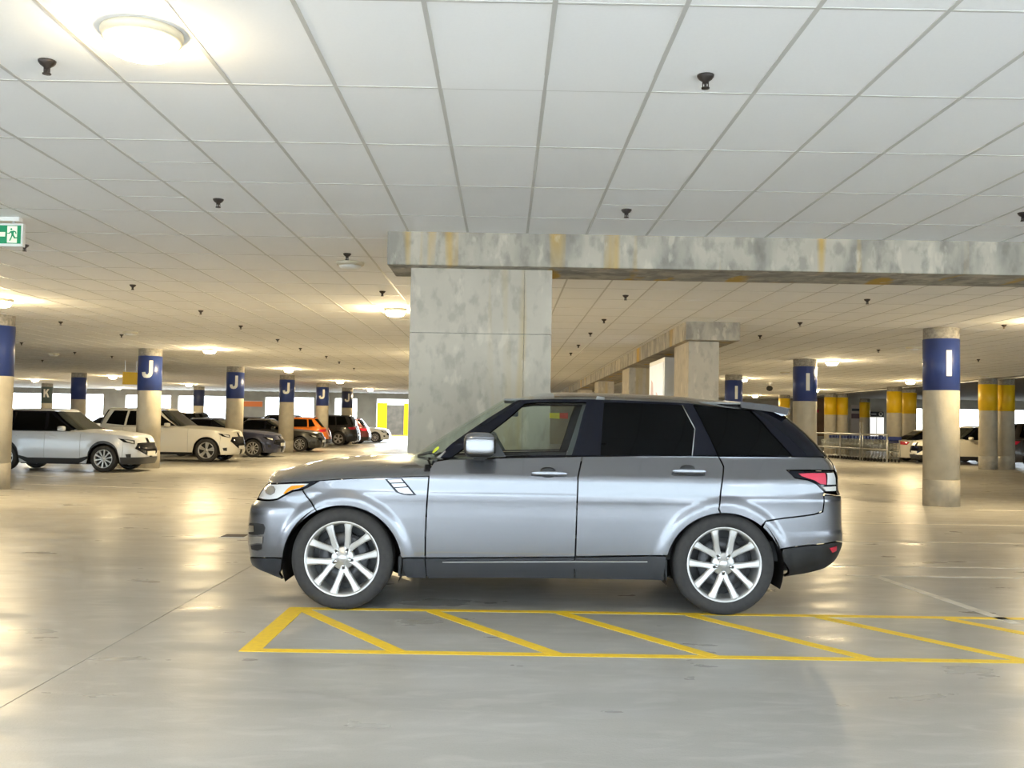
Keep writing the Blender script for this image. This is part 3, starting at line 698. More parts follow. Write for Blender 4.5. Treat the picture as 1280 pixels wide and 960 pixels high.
# lamps
hl_pts = [(334.5, 604.6), (350, 604), (377, 602.8), (398.5, 600.9), (391, 605.2), (384, 609), (376, 611.4), (366, 613.6), (356, 618.8), (347, 624), (337, 625.2), (329, 624.7), (322.5, 623), (325, 616.5), (330, 609.5)]
hl_poly = poly(HB, hl_pts)
grille = [(HB.qF, ZF(604.5)), (HB.qF, ZF(627))]+[hl_poly[12], hl_poly[13], hl_poly[14], hl_poly[0]]
hskin('grille', HB, grille, M_GLOSSB, both=True, raw=True, depth=.03)
for side in (1, -1):
    hl = skin('headlamp', [panel(HB, hl_poly, .012, .001, -.004, .03)], M_GLOSSB, car, ORG, side)
    skin('lens', [panel(HB, poly(HB, [(334, 606.4), (350, 605.6), (366, 605), (386, 604.6), (380, 608.2), (374, 610.8), (365.5, 612.6), (355.5, 617.8), (346.5, 623), (337, 624.2), (329, 623.7), (324, 621.6), (326.5, 616), (330.5, 610.5)]), .01, 0, .002, .006)], M_LENS, hl, ORG, side)
    skin('amber_strip', [panel(HB, poly(HB, [(354.5, 617.2), (360, 610.8), (364.7, 607.6), (372, 606.7), (382, 606), (377.8, 609.2), (367.5, 611.8), (361, 614.5), (356.5, 617.4)]), .01, 0, .005, .004)], M_AMBER, hl, ORG, side)
    skin('projector', [panel(HB, poly(HB, [(332, 610), (337, 607.6), (342, 608), (344.5, 611.5), (343.5, 616), (338.5, 619), (333.5, 617)]), .01, 0, .006, .006)], M_CHROME, hl, ORG, side)
    tl = skin('tail_lamp', [panel(HB, poly(HB, [(983.4, 588.4), (1010, 588.4), (1042, 588.6), (1045, 600), (1045.2, 614.6), (1032, 615), (1026, 609.5), (1021, 604.2), (1010, 599.4), (994.4, 597)]), .012, .001, -.004, .03)], M_GLOSSB, car, ORG, side)
    skin('red_lens', [panel(HB, poly(HB, [(998, 592.2), (1015, 591.6), (1031, 591.4), (1032.5, 598), (1032.5, 605.8), (1025, 605), (1018, 600.4), (1008.4, 597.6), (1002, 595.4)]), .01, 0, .003, .006)], M_REDB, tl, ORG, side)
    skin('clear_lens', [panel(HB, poly(HB, [(1033.5, 591.4), (1041.5, 591), (1044, 598), (1044.3, 605.6), (1033.5, 606)]), .01, 0, .003, .006)], M_LENS, tl, ORG, side)
    skin('clear_lens', [panel(HB, poly(HB, [(1027.5, 608.6), (1044.5, 608), (1044.5, 613.4), (1032.5, 613.8)]), .01, 0, .003, .006)], M_WPLAST, tl, ORG, side)
    skin('reflector', [panel(HB, poly(HB, [(1036.5, 685), (1045.5, 682.3), (1045.5, 688), (1040, 691)]), .01, 0, .004, .008)], M_RED, car, ORG, side)
    # front bumper vents with silver bar
    vt = skin('bumper_vent', [panel(HB, poly(HB, [(312, 653.6), (322, 653.8), (329.5, 655.2), (331.6, 660), (330, 667.6), (322, 669), (311, 667.5)]), .012, 0, .002, .004)], M_BLACK, car, ORG, side)
    skin('silver_bar', [panel(HB, poly(HB, [(310.5, 656.4), (318, 657), (318.3, 664.6), (310.4, 665)]), .012, 0, .006, .008)], M_CHROME, vt, ORG, side)
    v2 = skin('bumper_vent', [panel(HB, poly(HB, [(313.5, 681.8), (322, 680.6), (327.6, 681), (327.4, 686.4), (322, 688.4), (314.5, 686.6)]), .012, 0, .002, .004)], M_BLACK, car, ORG, side)
    skin('silver_bar', [panel(HB, poly(HB, [(311.5, 670.4), (322, 670.6), (329, 670.8), (328.6, 679.4), (322, 679), (312, 680.4)]), .012, 0, .005, .008)], M_CHROME, v2, ORG, side)
    # wing vent
    wv = skin('wing_vent', [panel(HB, poly(HB, [(481, 598.8), (502.5, 597.7), (520.5, 618.8), (512, 619.2), (504, 618.4), (495, 615.4)]), .012, 0, .003, .006)], M_GLOSSB, car, ORG, side)
    for k, pp in enumerate(([(484.5, 599.6), (501, 598.8), (504.5, 602.8), (488, 603.4)], [(489.2, 604.6), (505.4, 604), (508.8, 608), (492.6, 609)], [(494, 610.2), (509.8, 609.2), (516.6, 617.4), (505.4, 617.2), (498.2, 615)])):
        skin('vent_blade', [panel(HB, poly(HB, pp), .012, 0, .008, .006)], mat('vent_silver', (.40, .40, .42), .3, metal=.8), wv, ORG, side)
# sills
hskin('sill', HB, [(503, 698), (530.5, 698), (533.5, 723), (520, 722.8), (508, 722), (504, 712)], M_DKPLA)
hskin('sill', HB, [(531.8, 698), (718, 696.6), (717.4, 722.4), (626, 722.6), (534.6, 723.2), (532.4, 710)], M_DKPLA)
hskin('sill', HB, [(719, 696.5), (760, 696), (833, 695.2), (831.5, 710), (829, 726), (780, 724.5), (718.4, 722.6)], M_DKPLA)
hskin('moulding_and_highlight', HB, [(553, 701.8), (620, 701.4), (720, 701.2), (809, 701.4), (785, 705.4), (760, 708), (719, 710.4), (670, 710.4), (626, 709), (590, 706.6)], M_DKPLA, off=.014, depth=.02, inset=0)
hskin('moulding_and_highlight', HB, [(553, 701.6), (620, 701.2), (720, 701.), (809, 701.2), (809, 702.2), (720, 702.2), (620, 702.4), (553, 702.8)], M_STEEL, off=.017, depth=.01, inset=0)  # thin steel strip drawn as the bright highlight line along the moulding
# greenhouse
zt_f = float(at(640, 498, YC-.5)[2])
zc_f = float(at(521, 567, YC-.1)[2])
wind = [(543.2, 574), (565, 553.5), (592, 534.5), (612, 521), (640, 503.5), (646, 500.4), ('F', zt_f), ('F', zc_f-.02)]
hskin('windscreen', HG, wind, M_GLASS, both=True, depth=0, inset=0, grid=.05)
hskin('windscreen_pillar', HG, [(542.5, 575.8), (565, 554), (592, 535), (612, 521.5), (640, 504), (647, 500.4), (655.5, 504.6), (640, 518.6), (627, 529), (614, 539), (580, 560.2), (561.5, 572.6), (556, 574)], M_GLOSSB, inset=.001)
fglass = [(563.5, 571.6), (580.5, 561), (614.5, 539.8), (627.5, 529.8), (640.5, 519.4), (655.8, 505.2), (671.7, 502.8), (733, 502.8), (725, 532), (714, 568.9), (650, 570.6)]
hskin('front_window', HG, fglass, M_GLASS, depth=0, inset=0, off=-.006, grid=.06)
hskin('window_frame', HG, [(647.5, 500.2), (672, 499.2), (737, 499.2), (800, 501.2), (860, 504.2), (866, 505), (865.4, 506.2), (852, 506.4), (800, 504), (755, 503.2), (734, 503), (672, 502.6), (655.6, 504.8)], M_GLOSSB, inset=0)
hskin('centre_pillar', HG, [(733.4, 502.8), (755, 503.2), (750.4, 570), (714, 570.4), (725, 532)], M_GLOSSB, inset=0)
hskin('rear_window', HG, [(755, 503.4), (800, 504.2), (852.2, 506.6), (868, 536), (865, 569.6), (750.4, 569.8)], M_PRIV, off=-.004, inset=0, grid=.06)
hskin('rear_pillar', HG, [(852.6, 506.2), (865.6, 505.2), (881, 535), (897.6, 570.4), (865, 570.2), (868.4, 536)], M_GLOSSB, inset=.0005)
hskin('quarter_window', HG, [(866.4, 505.4), (891, 508.4), (930, 512.4), (937, 513.6), (963, 541), (990, 570.2), (898.6, 570.4), (882, 535)], M_PRIV, off=-.003, inset=.0015, grid=.06)
hskin('rear_quarter_trim', HG, [(938, 513.4), (962, 514.8), (972, 518), (1004, 541), (1029, 568), (1030, 571), (991, 570.8), (963.8, 541)], M_GLOSSB, inset=.0015, off=.002)
zr_b, zr_t = ZR(571), float(at(975, 518, YC-.2)[2])
hskin('tailgate_window', HG, [(974, 520), (1005, 541), (1030, 568.6), (1031.5, 571), ('R', zr_b), ('R', zr_t)], M_PRIV, both=True, depth=0, inset=0, grid=.06)
for (a, b) in (((852.8, 506.4), (868.6, 536)), ((868.6, 536), (865.2, 569.6))):
    for sd in (1, -1):
        pa, pb = (HG.P(*pix(HG, *a)), HG.P(*pix(HG, *b)))
        MB().tube([(pa[0]-CX, -(pa[1]+.001)*sd, pa[2]), (pb[0]-CX, -(pb[1]+.001)*sd, pb[2])], .004, 6).build('window_seal', M_STEEL, car)
# belt line trim between doors and windows
for sd in (1, -1):
    V = []; ss = np.linspace(-.62, 2.28, 60)
    for s in ss:
        py = float(np.interp(s, [-.62, -.1, .45, .95, 1.4, 2.3], [574.5, 572, 570.8, 570, 570.4, 571])); z = float(at(640+s*160, py, YC-.9)[2])
        V.append((s-CX, -(HB.v_at(s, z)-.004)*sd, z-.004)); V.append((s-CX, -(HG.v_at(s, z+.012)-.012)*sd, z+.010))
    MB().add(V, [(2*i, 2*i+1, 2*i+3, 2*i+2) for i in range(len(ss)-1)], True).build('belt_trim', M_GLOSSB, car)
    # bright triangle at the foot of the windscreen pillar
    skin('pillar_foot_trim', [panel(HG, poly(HG, [(543, 576.2), (547, 571.5), (556.5, 563.6), (557.5, 564.6), (550, 572.4), (545.5, 576.6)]), .02, 0, .006, .01)], M_ALLOY, car, ORG, sd)
# roof and bonnet
edge_px = [(647.5, 500), (672, 499), (737, 499), (800, 501), (860, 504), (891, 507.6), (930, 511.8), (962, 514.6)]
eq = [pix(HG, *p) for p in edge_px]
q_t = [HG.qF]+[p[0] for p in eq]+[HG.qR]; z_t = [zt_f+.004]+[p[1] for p in eq]+[zr_t]
zfun = pchip(q_t, z_t)
qs = np.concatenate([np.linspace(HG.qF, eq[0][0], 14)[:-1], np.linspace(eq[0][0], eq[-1][0], 34), np.linspace(eq[-1][0], HG.qR, 12)[1:]])
ed = [tuple(HG.P(q, zfun(q))) for q in qs]
s0_, s1_ = ed[0][0], ed[-1][0]
cap('roof', ed, [.068*min(1, (e[1]/.5))*float(sstep(-.12, .42, e[0]-s0_)*sstep(-.1, .4, s1_-e[0])) for e in ed], 3.2, M_PAINT, car, ORG, 14)
hs = [(537, 594.6), (510, 595.4), (480, 596.5), (450, 597.4), (420, 599), (400, 600.3), (377, 602.2), (350, 603.4), (335, 604)]
hq = [pix(HB, *p) for p in hs][::-1]
zh = pchip([HB.qF]+[p[0] for p in hq], [hq[0][1]]+[p[1] for p in hq])
tops = [(333, 604), (337.5, 598.5), (343, 591.4), (352, 587.2), (366, 584), (378, 580.8), (406, 574.4), (430, 571.6), (450, 570), (480, 568.4), (515, 567), (545, 566)]
tp = [at(px, py, YC) for px, py in tops]; ztop = pchip([p[0] for p in tp], [p[2] for p in tp])
qs = np.concatenate([np.linspace(HB.qF, SAF-.3, 40)[:-1], np.linspace(SAF-.3, hq[-1][0], 24)])
ed = [tuple(HB.P(q, zh(q))) for q in qs]
cr = [max(.0, float(ztop(e[0]))-e[2]) for e in ed]
cap('bonnet', ed, cr, 2.6, M_PAINT, car, ORG, 16, power=.62)
# wipers and cowl
MB().box(-.30, .05, -.62, .62, -.03, .0).build('cowl', M_BLACK, car, (-.55-CX, 0, ZF(571, 520, 8.3)-.02))
for y in (-.45, .1):
    MB().tube([(-.70-CX, y, 1.165), (-.62-CX, y-.02, 1.185), (-.56-CX, y-.4, 1.20)], .010, 6).build('wiper', M_BLACK, car)
# spoiler
sp = [at(px, py, YC-.60) for px, py in ((926, 501.6), (962, 505), (994.5, 510.4), (991, 518.6), (976, 519.4), (966, 514.4), (926, 509))]
mbs = MB(); n = len(sp); ysl = [-.62, -.5, 0, .5, .62]; V = []
for y in ysl:
    ax = -.05 if abs(y) > .6 else (0 if abs(y) > .3 else .04); az = -.004 if abs(y) > .6 else (0 if abs(y) > .3 else .02)
    V += [(p[0]-CX+ax*(i in (2, 3)), y*(1 if i > 2 else .955), p[2]+az) for i, p in enumerate(sp)]
Fc = [tuple(range(n)), tuple((len(ysl)-1)*n+i for i in range(n))[::-1]]+[(j*n+i, j*n+(i+1) % n, (j+1)*n+(i+1) % n, (j+1)*n+i) for j in range(len(ysl)-1) for i in range(n)]
mbs.add(V, Fc).build('spoiler', M_PAINT, car)
# mirrors
def superell(c, r, e1, e2, z0=-1, z1=1, nu=24, nv=14):
    V = []
    sg = lambda a, p: math.copysign(abs(a)**p, a)
    lats = np.linspace(math.asin(z0), math.asin(z1), nv)
    for la in lats:
        for k in range(nu):
            lo = 2*PI*k/nu
            V.append((c[0]+r[0]*sg(math.cos(la), e1)*sg(math.cos(lo), e2), c[1]+r[1]*sg(math.cos(la), e1)*sg(math.sin(lo), e2), c[2]+r[2]*sg(math.sin(la), e1)))
    Fc = [(i*nu+k, i*nu+(k+1) % nu, (i+1)*nu+(k+1) % nu, (i+1)*nu+k) for i in range(nv-1) for k in range(nu)]
    Fc += [tuple(range(nu)), tuple((nv-1)*nu+k for k in range(nu))]
    return MB().add(V, Fc, True)
mc = at(600, 556.5, YC-1.02)
for sd in (1, -1):
    c = (mc[0]-CX, -1.02*sd, mc[2]); r = (.122, .085, .098)
    mo = superell(c, r, .55, .6, .30, 1).build('door_mirror', M_PAINT, car)
    superell(c, (r[0]+.001, r[1]+.001, r[2]+.001), .55, .6, -.42, .30).build('silver_shell', mat('mirror_silver', (.27, .27, .28), .25, metal=1.), mo)
    superell(c, r, .55, .6, -1, -.42).build('lower_shell', M_BLACK, mo)
    MB().box(c[0]-.05, c[0]+.04, min(-.86*sd, -1.0*sd), max(-.86*sd, -1.0*sd), c[2]-.115, c[2]-.07).build('mirror_arm', M_BLACK, mo, bevel=.012)
    MB().prism([(c[0]+.115, c[2]+.05), (c[0]+.2, c[2]-.09), (c[0]+.1, c[2]-.09)], -.862*sd, -.875*sd).build('mirror_sail', M_BLACK, mo)
# door handles
for px0, px1, pyc in ((666, 711, 591.3), (841.6, 884, 588.6)):
    for sd in (1, -1):
        qa = pix(HB, (px0+px1)/2-2, pyc); P = HB.P(*qa); hw = (px1-px0)/2*.0062
        h = superell((P[0]-CX, -(P[1]+.030)*sd, P[2]), (hw, .014, .017), .5, .5).build('door_handle', M_PAINT, car)
        superell((P[0]-CX-.01, -(P[1]+.004)*sd, P[2]), (.062, .013, .046), .8, .8).build('handle_cup', M_BLACK, h)
        for dx in (-.8, .8): MB().box(P[0]-CX+dx*hw-.01, P[0]-CX+dx*hw+.01, min(-(P[1]+.03)*sd, -(P[1]-.01)*sd), max(-(P[1]+.03)*sd, -(P[1]-.01)*sd), P[2]-.01, P[2]+.01).build('handle_post', M_ALLOY, h)
# stickers
hskin('sticker', HG, [(540.3, 566.2), (544, 560.8), (548.6, 558), (549, 560.5), (545, 564.6), (541, 567)], mat('yellow_green_sticker', (.72, .78, .05), .5), pair=False, off=.003, inset=0, depth=.002)
for a, b, m_ in ((687, 699.5, mat('yellow_tag', (.90, .72, .02), .6)), (699.5, 710, mat('red_tag', (.85, .08, .03), .6))):
    p = [at(px, py, YC+.70) for px, py in ((a, 516.2), (b, 516), (b, 523.6), (a, 522.6))]
    MB().prism([(q[0]-CX, q[2]) for q in p], .70, .702).build('window_tag', m_, car)
# underbody, wheel wells, cabin
MB().box(AXF+.42-CX, AXR-.42-CX, -.86, .86, .25, .40).build('underbody', M_BLACK, car)
MB().box(-1.9-CX, AXF-.40-CX, -.55, .55, .27, .8).box(AXR+.42-CX, 2.35-CX, -.6, .6, .30, .75).build('underbody', M_BLACK, car)
for a in (AXF, AXR):
    for sd in (1, -1):
        rr = .455
        MB().lathe([(rr, .965), (rr, .55), (.0, .55)], 30, 'y', smooth=True, a0=-.35, a1=PI+.35).build('wheel_arch_liner', M_BLACK, car, (a-CX, 0, .365)).scale = (1, -sd, 1)
MB().box(-.55-CX, -.15-CX, -.72, .72, .75, 1.14).build('dashboard', M_DASH, car, bevel=.04)
MB().box(AXF+.5-CX, 2.2-CX, -.80, .80, .40, .55).build('cabin_floor', M_DASH, car)
MB().box(1.75-CX, 2.45-CX, -.78, .78, .95, 1.05).build('parcel_shelf', M_DASH, car)
MB().lathe([(.165, -.014), (.18, 0), (.165, .014), (.15, 0), (.165, -.014)], 28, 'x', (-.05-CX, -.38, 1.03)).build('steering_wheel', M_DASH, car)
for y in (-.38, .38):
    st = MB().box(.25-CX, .80-CX, y-.25, y+.25, .55, .72).build('seat', M_LEATHER, car, bevel=.05)
    MB().prism([(.70-CX, .68), (.86-CX, .68), (1.00-CX, 1.25), (.90-CX, 1.27)], y-.24, y+.24).build('backrest', M_LEATHER, st, bevel=.03)
    superell((.96-CX, y, 1.37), (.05, .13, .09), .6, .6).build('headrest', M_LEATHER, st)
MB().prism([(1.35-CX, .6), (1.75-CX, .6), (1.90-CX, 1.22), (1.78-CX, 1.24)], -.7, .7).build('rear_seat', M_DASH, car, bevel=.03)
for sd in (1, -1):
    MB().prism([(.58-CX, 1.15), (.72-CX, 1.15), (.80-CX, 1.66), (.74-CX, 1.67)], sd*.66, sd*.63).build('pillar_lining', M_LEATHER, car)
MB().tube([(.70-CX, -.60, 1.45), (.72-CX, -.58, 1.2), (.66-CX, -.5, .8)], .012, 6).build('seat_belt', M_DASH, car)
MB().box(0-CX, 2.0-CX, -.58, .58, 1.625, 1.64).build('headlining', M_LEATHER, car)
MB().box(.06-CX, .12-CX, -.12, .12, 1.50, 1.58).build('inner_mirror', M_BLACK, car, bevel=.01)
# wheels
def tyre_mb(R, rr, w):
    p = [(rr-.004, -w*.30), (rr-.004, -w*.42), (rr+.012, -w*.5), ((R+rr)/2, -w*.535), (R-.03, -w*.49), (R-.010, -w*.43), (R, -w*.34), (R, -w*.2), (R-.008, -w*.19), (R-.008, -w*.17), (R, -w*.16), (R, w*.16), (R-.008, w*.17), (R-.008, w*.19), (R, w*.2), (R, w*.34), (R-.03, w*.49), ((R+rr)/2, w*.53), (rr, w*.42), (rr-.004, w*.3)]
    return MB().lathe(p, 56, 'y')
def spoke_mb(rs, sgn, pc):
    """rs: list of (radius, angle offset deg, half width, face y, depth)"""
    V = []; Fc = []
    for r, a, w, y, d in rs:
        t = math.radians(pc+sgn*a); cx, cz = r*math.cos(t), r*math.sin(t); tx, tz = -math.sin(t), math.cos(t)
        V += [(cx+tx*w, y+d, cz+tz*w), (cx+tx*w, y+.008, cz+tz*w), (cx+tx*w*.6, y, cz+tz*w*.6), (cx-tx*w*.6, y, cz-tz*w*.6), (cx-tx*w, y+.008, cz-tz*w), (cx-tx*w, y+d, cz-tz*w)]
    for i in range(len(rs)-1):
        for k in range(6): Fc.append((i*6+k, i*6+(k+1) % 6, (i+1)*6+(k+1) % 6, (i+1)*6+k))
    Fc += [tuple(range(6)), tuple((len(rs)-1)*6+k for k in range(6))[::-1]]
    return MB().add(V, Fc)
tyre_me = tyre_mb(WR, .278, .255).mesh('wheel', M_RUBBER)
rim_me = MB().lathe([(.288, -.112), (.290, -.122), (.283, -.126), (.272, -.120), (.262, -.100), (.256, -.06), (.250, .02), (.25, .10), (.285, .115)], 56, 'y').mesh('rim', M_ALLOY)
hub_me = MB().lathe([(0, -.098), (.03, -.098), (.034, -.094), (.036, -.088), (.075, -.086), (.088, -.078), (.09, -.04), (0, -.04)], 40, 'y').mesh('hub', M_ALLOY)
nut_me = MB().lathe([(0, -.102), (.010, -.102), (.012, -.098), (.012, -.07)], 6, 'y').mesh('lug_nut', M_CHROME)
disc_me = MB().lathe([(.0, -.01), (.09, -.01), (.09, -.03), (.19, -.03), (.19, .0), (0, .0)], 40, 'y').mesh('brake_disc', M_DISC)
back_me = MB().lathe([(.255, .06), (0, .06)], 40, 'y').mesh('barrel_shadow', M_BLACK)  # black disc standing in for the shade behind the spokes
RS = [(.050, 36, .026, -.088, .03), (.085, 30, .026, -.088, .035), (.125, 24, .0235, -.094, .04), (.18, 19, .0225, -.104, .04), (.235, 17, .026, -.112, .035), (.268, 16, .033, -.114, .03)]
for a, ph in ((AXF, 25), (AXR, 18)):
    for sd in (1, -1):
        w = link('wheel', tyre_me, car, (a-CX, -.845*sd, WZ))
        if sd < 0: w.rotation_euler = (0, 0, PI)
        link('rim', rim_me, w); link('hub', hub_me, w); link('brake_disc', disc_me, w); link('barrel_shade', back_me, w)
        cal = math.radians(35 if a < 0 else 20)
        MB().lathe([(.13, -.05), (.20, -.05), (.20, .03), (.13, .03), (.13, -.05)], 8, 'y', a0=cal-.35, a1=cal+.35).build('brake_caliper', M_DKPLA, w)
        for k in range(5):
            for sg in (1, -1): spoke_mb(RS, sg, ph+72*k).build('spoke', M_ALLOY, w)
            t = math.radians(ph+36+72*k); link('lug_nut', nut_me, w, (.057*math.cos(t), 0, .057*math.sin(t)))
# ================================================================= the other parked cars
CARW = {}
def bg_wheel_meshes(R, style):
    k = (R, style)
    if k in CARW: return CARW[k]
    rr = R*.70
    ty = tyre_mb(R, rr, .22).mesh('wheel', M_RUBBER)
    rim = MB().lathe([(rr*1.02, -.095), (rr*.98, -.105), (rr*.92, -.09), (rr*.90, .08)], 32, 'y').mesh('rim', M_ALLOY)
    back = MB().lathe([(rr*.93, -.02), (0, -.02)], 24, 'y').mesh('barrel_shade', M_BLACK)  # black disc as the shade seen between the spokes
    sp = MB().lathe([(0, -.085), (rr*.22, -.085), (rr*.25, -.06), (0, -.06)], 20, 'y')
    n, wd = (10, .085) if style == 0 else (5, .10)
    for i in range(n):
        if style == 0: fam = ((1, 0),)
        else: fam = ((1, 9), (-1, 9))
        for sg, a in fam:
            m = spoke_mb([(rr*.15, a*1.6, rr*wd*.8, -.082, .03), (rr*.55, a, rr*wd*.8, -.088, .03), (rr*.95, a*.9, rr*wd*1.2, -.095, .03)], sg, 360/n*i+11)
            sp.add(m.v, m.f)
    sp = sp.mesh('spokes', M_ALLOY)
    CARW[k] = (ty, rim, back, sp); return CARW[k]
def make_bg(p, pm, trim, cladding=None):
    """p: dimensions; front at negative s, flank +v on the near side"""
    root = empty('parked_car'); fa, ra = -p['wb']/2, p['wb']/2; hw = p['hw']; zb, clr, R = p['belt'], p['clr'], p['R']
    fo, ro = p['fo'], p['ro']
    Wf = pchip([clr, clr+.15, .6, .8, zb-.06, zb+.02], [hw-.05, hw-.02, hw, hw-.005, hw-.03, hw-.07])
    Lf = pchip([clr, .35, .55, p['hz'], zb+.05], [fo-.06, fo, fo-.01, fo-.12, fo-.3])
    Lr = pchip([clr, .35, .6, zb-.15, zb+.05], [ro-.07, ro, ro-.01, ro-p['rt']*.5, ro-p['rt']])
    def bump(s, z):
        b = 0.
        for a in (fa, ra): b = b+.015*(1-sstep(.05, .16, np.hypot(s-a, z-R)-(R+.05)))
        return b
    S = Surf(fa+.1, ra-.1, fo+.1, ro+.1, .42, .38, Wf, lambda z: Lf(z)+.1, lambda z: Lr(z)+.1, bump)
    cl = p['cowl']; top = p['H']
    Wg = pchip([zb, (zb+top)/2, top], [hw-.08, hw-.16, hw-.29])
    G = Surf(p['gf'], p['gr'], 1.1, 1.1, .2, .22, Wg, pchip([zb, (zb+top)/2, top], [p['gf']-cl, p['gf']-(cl+p['rs'])/2-.03, p['gf']-p['rs']]),
             pchip([zb, (zb+top)/2, top], [p['ge']-p['gr'], (p['ge']+p['re'])/2-p['gr']+.02, p['re']-p['gr']]))
    ar = R+.055
    def zbot(s):
        z = clr+.02
        for a in (fa, ra):
            if abs(s-a) < ar: z = max(z, R+math.sqrt(ar*ar-(s-a)**2))
        return z
    hoodz = pchip([fa-fo, fa-fo*.5, cl-.1, cl+.3], [p['hz'], p['hz']+(zb-p['hz'])*.5, zb-.02, zb])
    def ztop(s): return float(hoodz(s)) if s < cl+.3 else (zb if s < p['ge']-.5 or not p.get('deck') else float(np.interp(s, [p['ge']-.5, ra+ro], [zb, zb-.05])))
    def strip(s0, s1, lo, hi, n=14):
        # polygon in (q, z) between two height functions
        ss = sorted(set(list(np.linspace(s0, s1, n))+[a+d for a in (fa, ra) for d in np.linspace(-ar, ar, 15) if s0 < a+d < s1]))
        b = [(S.q_of_s(s, lo(s)), lo(s)) for s in ss]; t = [(S.q_of_s(s, hi(s)), hi(s)) for s in ss]
        return b, t
    def body(name, s0, s1, m, lo=zbot, hi=ztop, F=False, Rr=False, both=False, **k):
        b, t = strip(s0, s1, lo, hi)
        if F: b = [(S.qF, lo(s0))]+b; t = [(S.qF, hi(s0))]+t
        if Rr: b = b+[(S.qR, lo(s1))]; t = t+[(S.qR, hi(s1))]
        pn = panel(S, b+t[::-1], k.get('grid', .07), k.get('inset', .004), k.get('off', 0.), k.get('depth', .03))
        if both: return skin(name, [pn], m, root, (0, 0), both=True)
        for sd in (1, -1): o = skin(name, [pn], m, root, (0, 0), sd)
        return o
    def gl(name, pts, m, both=False, off=.004, depth=.01, surf=G, parent=None):
        pn = panel(surf, pts, .1, 0, off, depth)
        if both: return skin(name, [pn], m, parent or root, (0, 0), both=True)
        return [skin(name, [pn], m, parent or root, (0, 0), sd) for sd in (1, -1)]
    c1, c2, c3, c4 = fa-.42, fa+.62, (fa+ra)/2+.25, ra-.12
    fend = fa-fo+.25; rend = ra+ro-.25
    body('front_bumper', fend, c1, pm, F=True, both=True)
    body('front_wing', c1, c2, pm); body('front_door', c2, c3, pm); body('rear_door', c3, c4, pm); body('rear_wing', c4, ra+.45, pm)
    body('rear_bumper', ra+.45, rend, pm, Rr=True, both=True)
    # lower trim
    zl = lambda s: max(clr+.16, zbot(s)+.0) if abs(s-fa) > ar+.06 and abs(s-ra) > ar+.06 else zbot(s)+.065
    if cladding:
        body('cladding', fend, c1, cladding, hi=lambda s: max(zl(s), clr+.2), F=True, both=True, off=.012, inset=0)
        body('cladding', c1, ra+.45, cladding, hi=zl, off=.012, inset=0)
        body('cladding', ra+.45, rend, cladding, hi=lambda s: clr+.25, Rr=True, both=True, off=.012, inset=0)
    else:
        body('lower_trim', fa+ar+.02, ra-ar-.02, M_BLACK, hi=lambda s: clr+.09, off=.006, inset=0)
    # bonnet, roof, tail
    qs = np.concatenate([np.linspace(S.qF, S.q_of_s(c1, .8), 14), np.linspace(S.q_of_s(c1, .8), cl+.35, 10)[1:]])
    ed = []
    for q in qs:
        z = .8
        for it in range(3): z = ztop(float(S.P(q, z)[0]))
        ed.append(tuple(S.P(q, z)))
    cap('bonnet', ed, [.075*min(1, e[1]/.5) for e in ed], 2.6, pm, root, (0, 0), 8, power=.7)
    qs = np.linspace(S.q_of_s(p['ge']-.55, zb), S.qR, 12); ed = [tuple(S.P(q, ztop(float(S.P(q, zb)[0])))) for q in qs]
    cap('boot_lid', ed, [.04*min(1, e[1]/.5) for e in ed], 2.6, pm, root, (0, 0), 8, power=.7)
    zr = top-.06; qs = np.linspace(G.qF, G.qR, 34); ed = [tuple(G.P(q, zr-.02*sstep(.3, 1., abs((q-.2)/1.6)))) for q in qs]
    cap('roof', ed, [.07*min(1, e[1]/.45) for e in ed], 3., p.get('roofmat') or pm, root, (0, 0), 8)
    qf = lambda s, z: (G.q_of_s(s, z), z)
    z0, z1 = zb+.01, zr
    gl('cabin_side', [qf(cl+.24, z0), qf(p['ge']-.02, z0), qf(p['re']-.05, z1), qf(p['rs']+.10, z1)], p.get('sidemat') or pm, off=-.004, depth=.0)
    ws = p['rs']; m1 = (fa+ra)/2+.28
    wa, wbm = cl+.30, m1
    z1w = z1-.05; z0w = z0+.03
    gl('front_window', [qf(wa, z0w), qf(wbm-.05, z0w), qf(wbm-.02, z1w), qf(ws+.17, z1w)], M_PRIV)
    gl('rear_window', [qf(wbm+.03, z0w), qf(p['w3']-.06, z0w), qf(p['w3']-.12, z1w), qf(wbm+.06, z1w)], M_PRIV)
    if p.get('w4'): gl('quarter_window', [qf(p['w3']+.02, z0w), qf(p['w4'], z0w+.05), qf(p['w4']-.22, z1w), qf(p['w3']-.04, z1w)], M_PRIV)
    dq = .42
    gl('windscreen', [(G.qF, z0), qf(cl+.16, z0), qf(ws+.04, z1-.02), (G.qF, z1-.02)], M_PRIVL, True)
    gl('tailgate_window', [(G.qR, zb+.05), qf(p['ge']-.10, zb+.05), qf(p['re']-.06, z1-.03), (G.qR, z1-.03)], M_PRIV, True)
    # lamps, grille, plates
    sq = lambda s, z: (S.q_of_s(s, z), z); hz = p['hz']
    hls = gl('headlamp', [sq(fend-.06, hz-.03), sq(c1+.06, hz+.02), sq(c1-.08, hz-.08), sq(fend-.08, hz-.13)], M_GLOSSB, surf=S, off=.006)
    for sd, hl_ in zip((1, -1), hls): skin('lens', [panel(S, [sq(fend-.04, hz-.05), sq(c1-.08, hz-.01), sq(c1-.16, hz-.07), sq(fend-.06, hz-.115)], .06, 0, .012, .006)], M_LENS, hl_, (0, 0), sd)
    gl('grille', [(S.qF, hz-.09), sq(fend-.12, hz-.10), sq(fend-.10, hz-.24), (S.qF, .42)], M_GLOSSB, True, surf=S, off=.006)
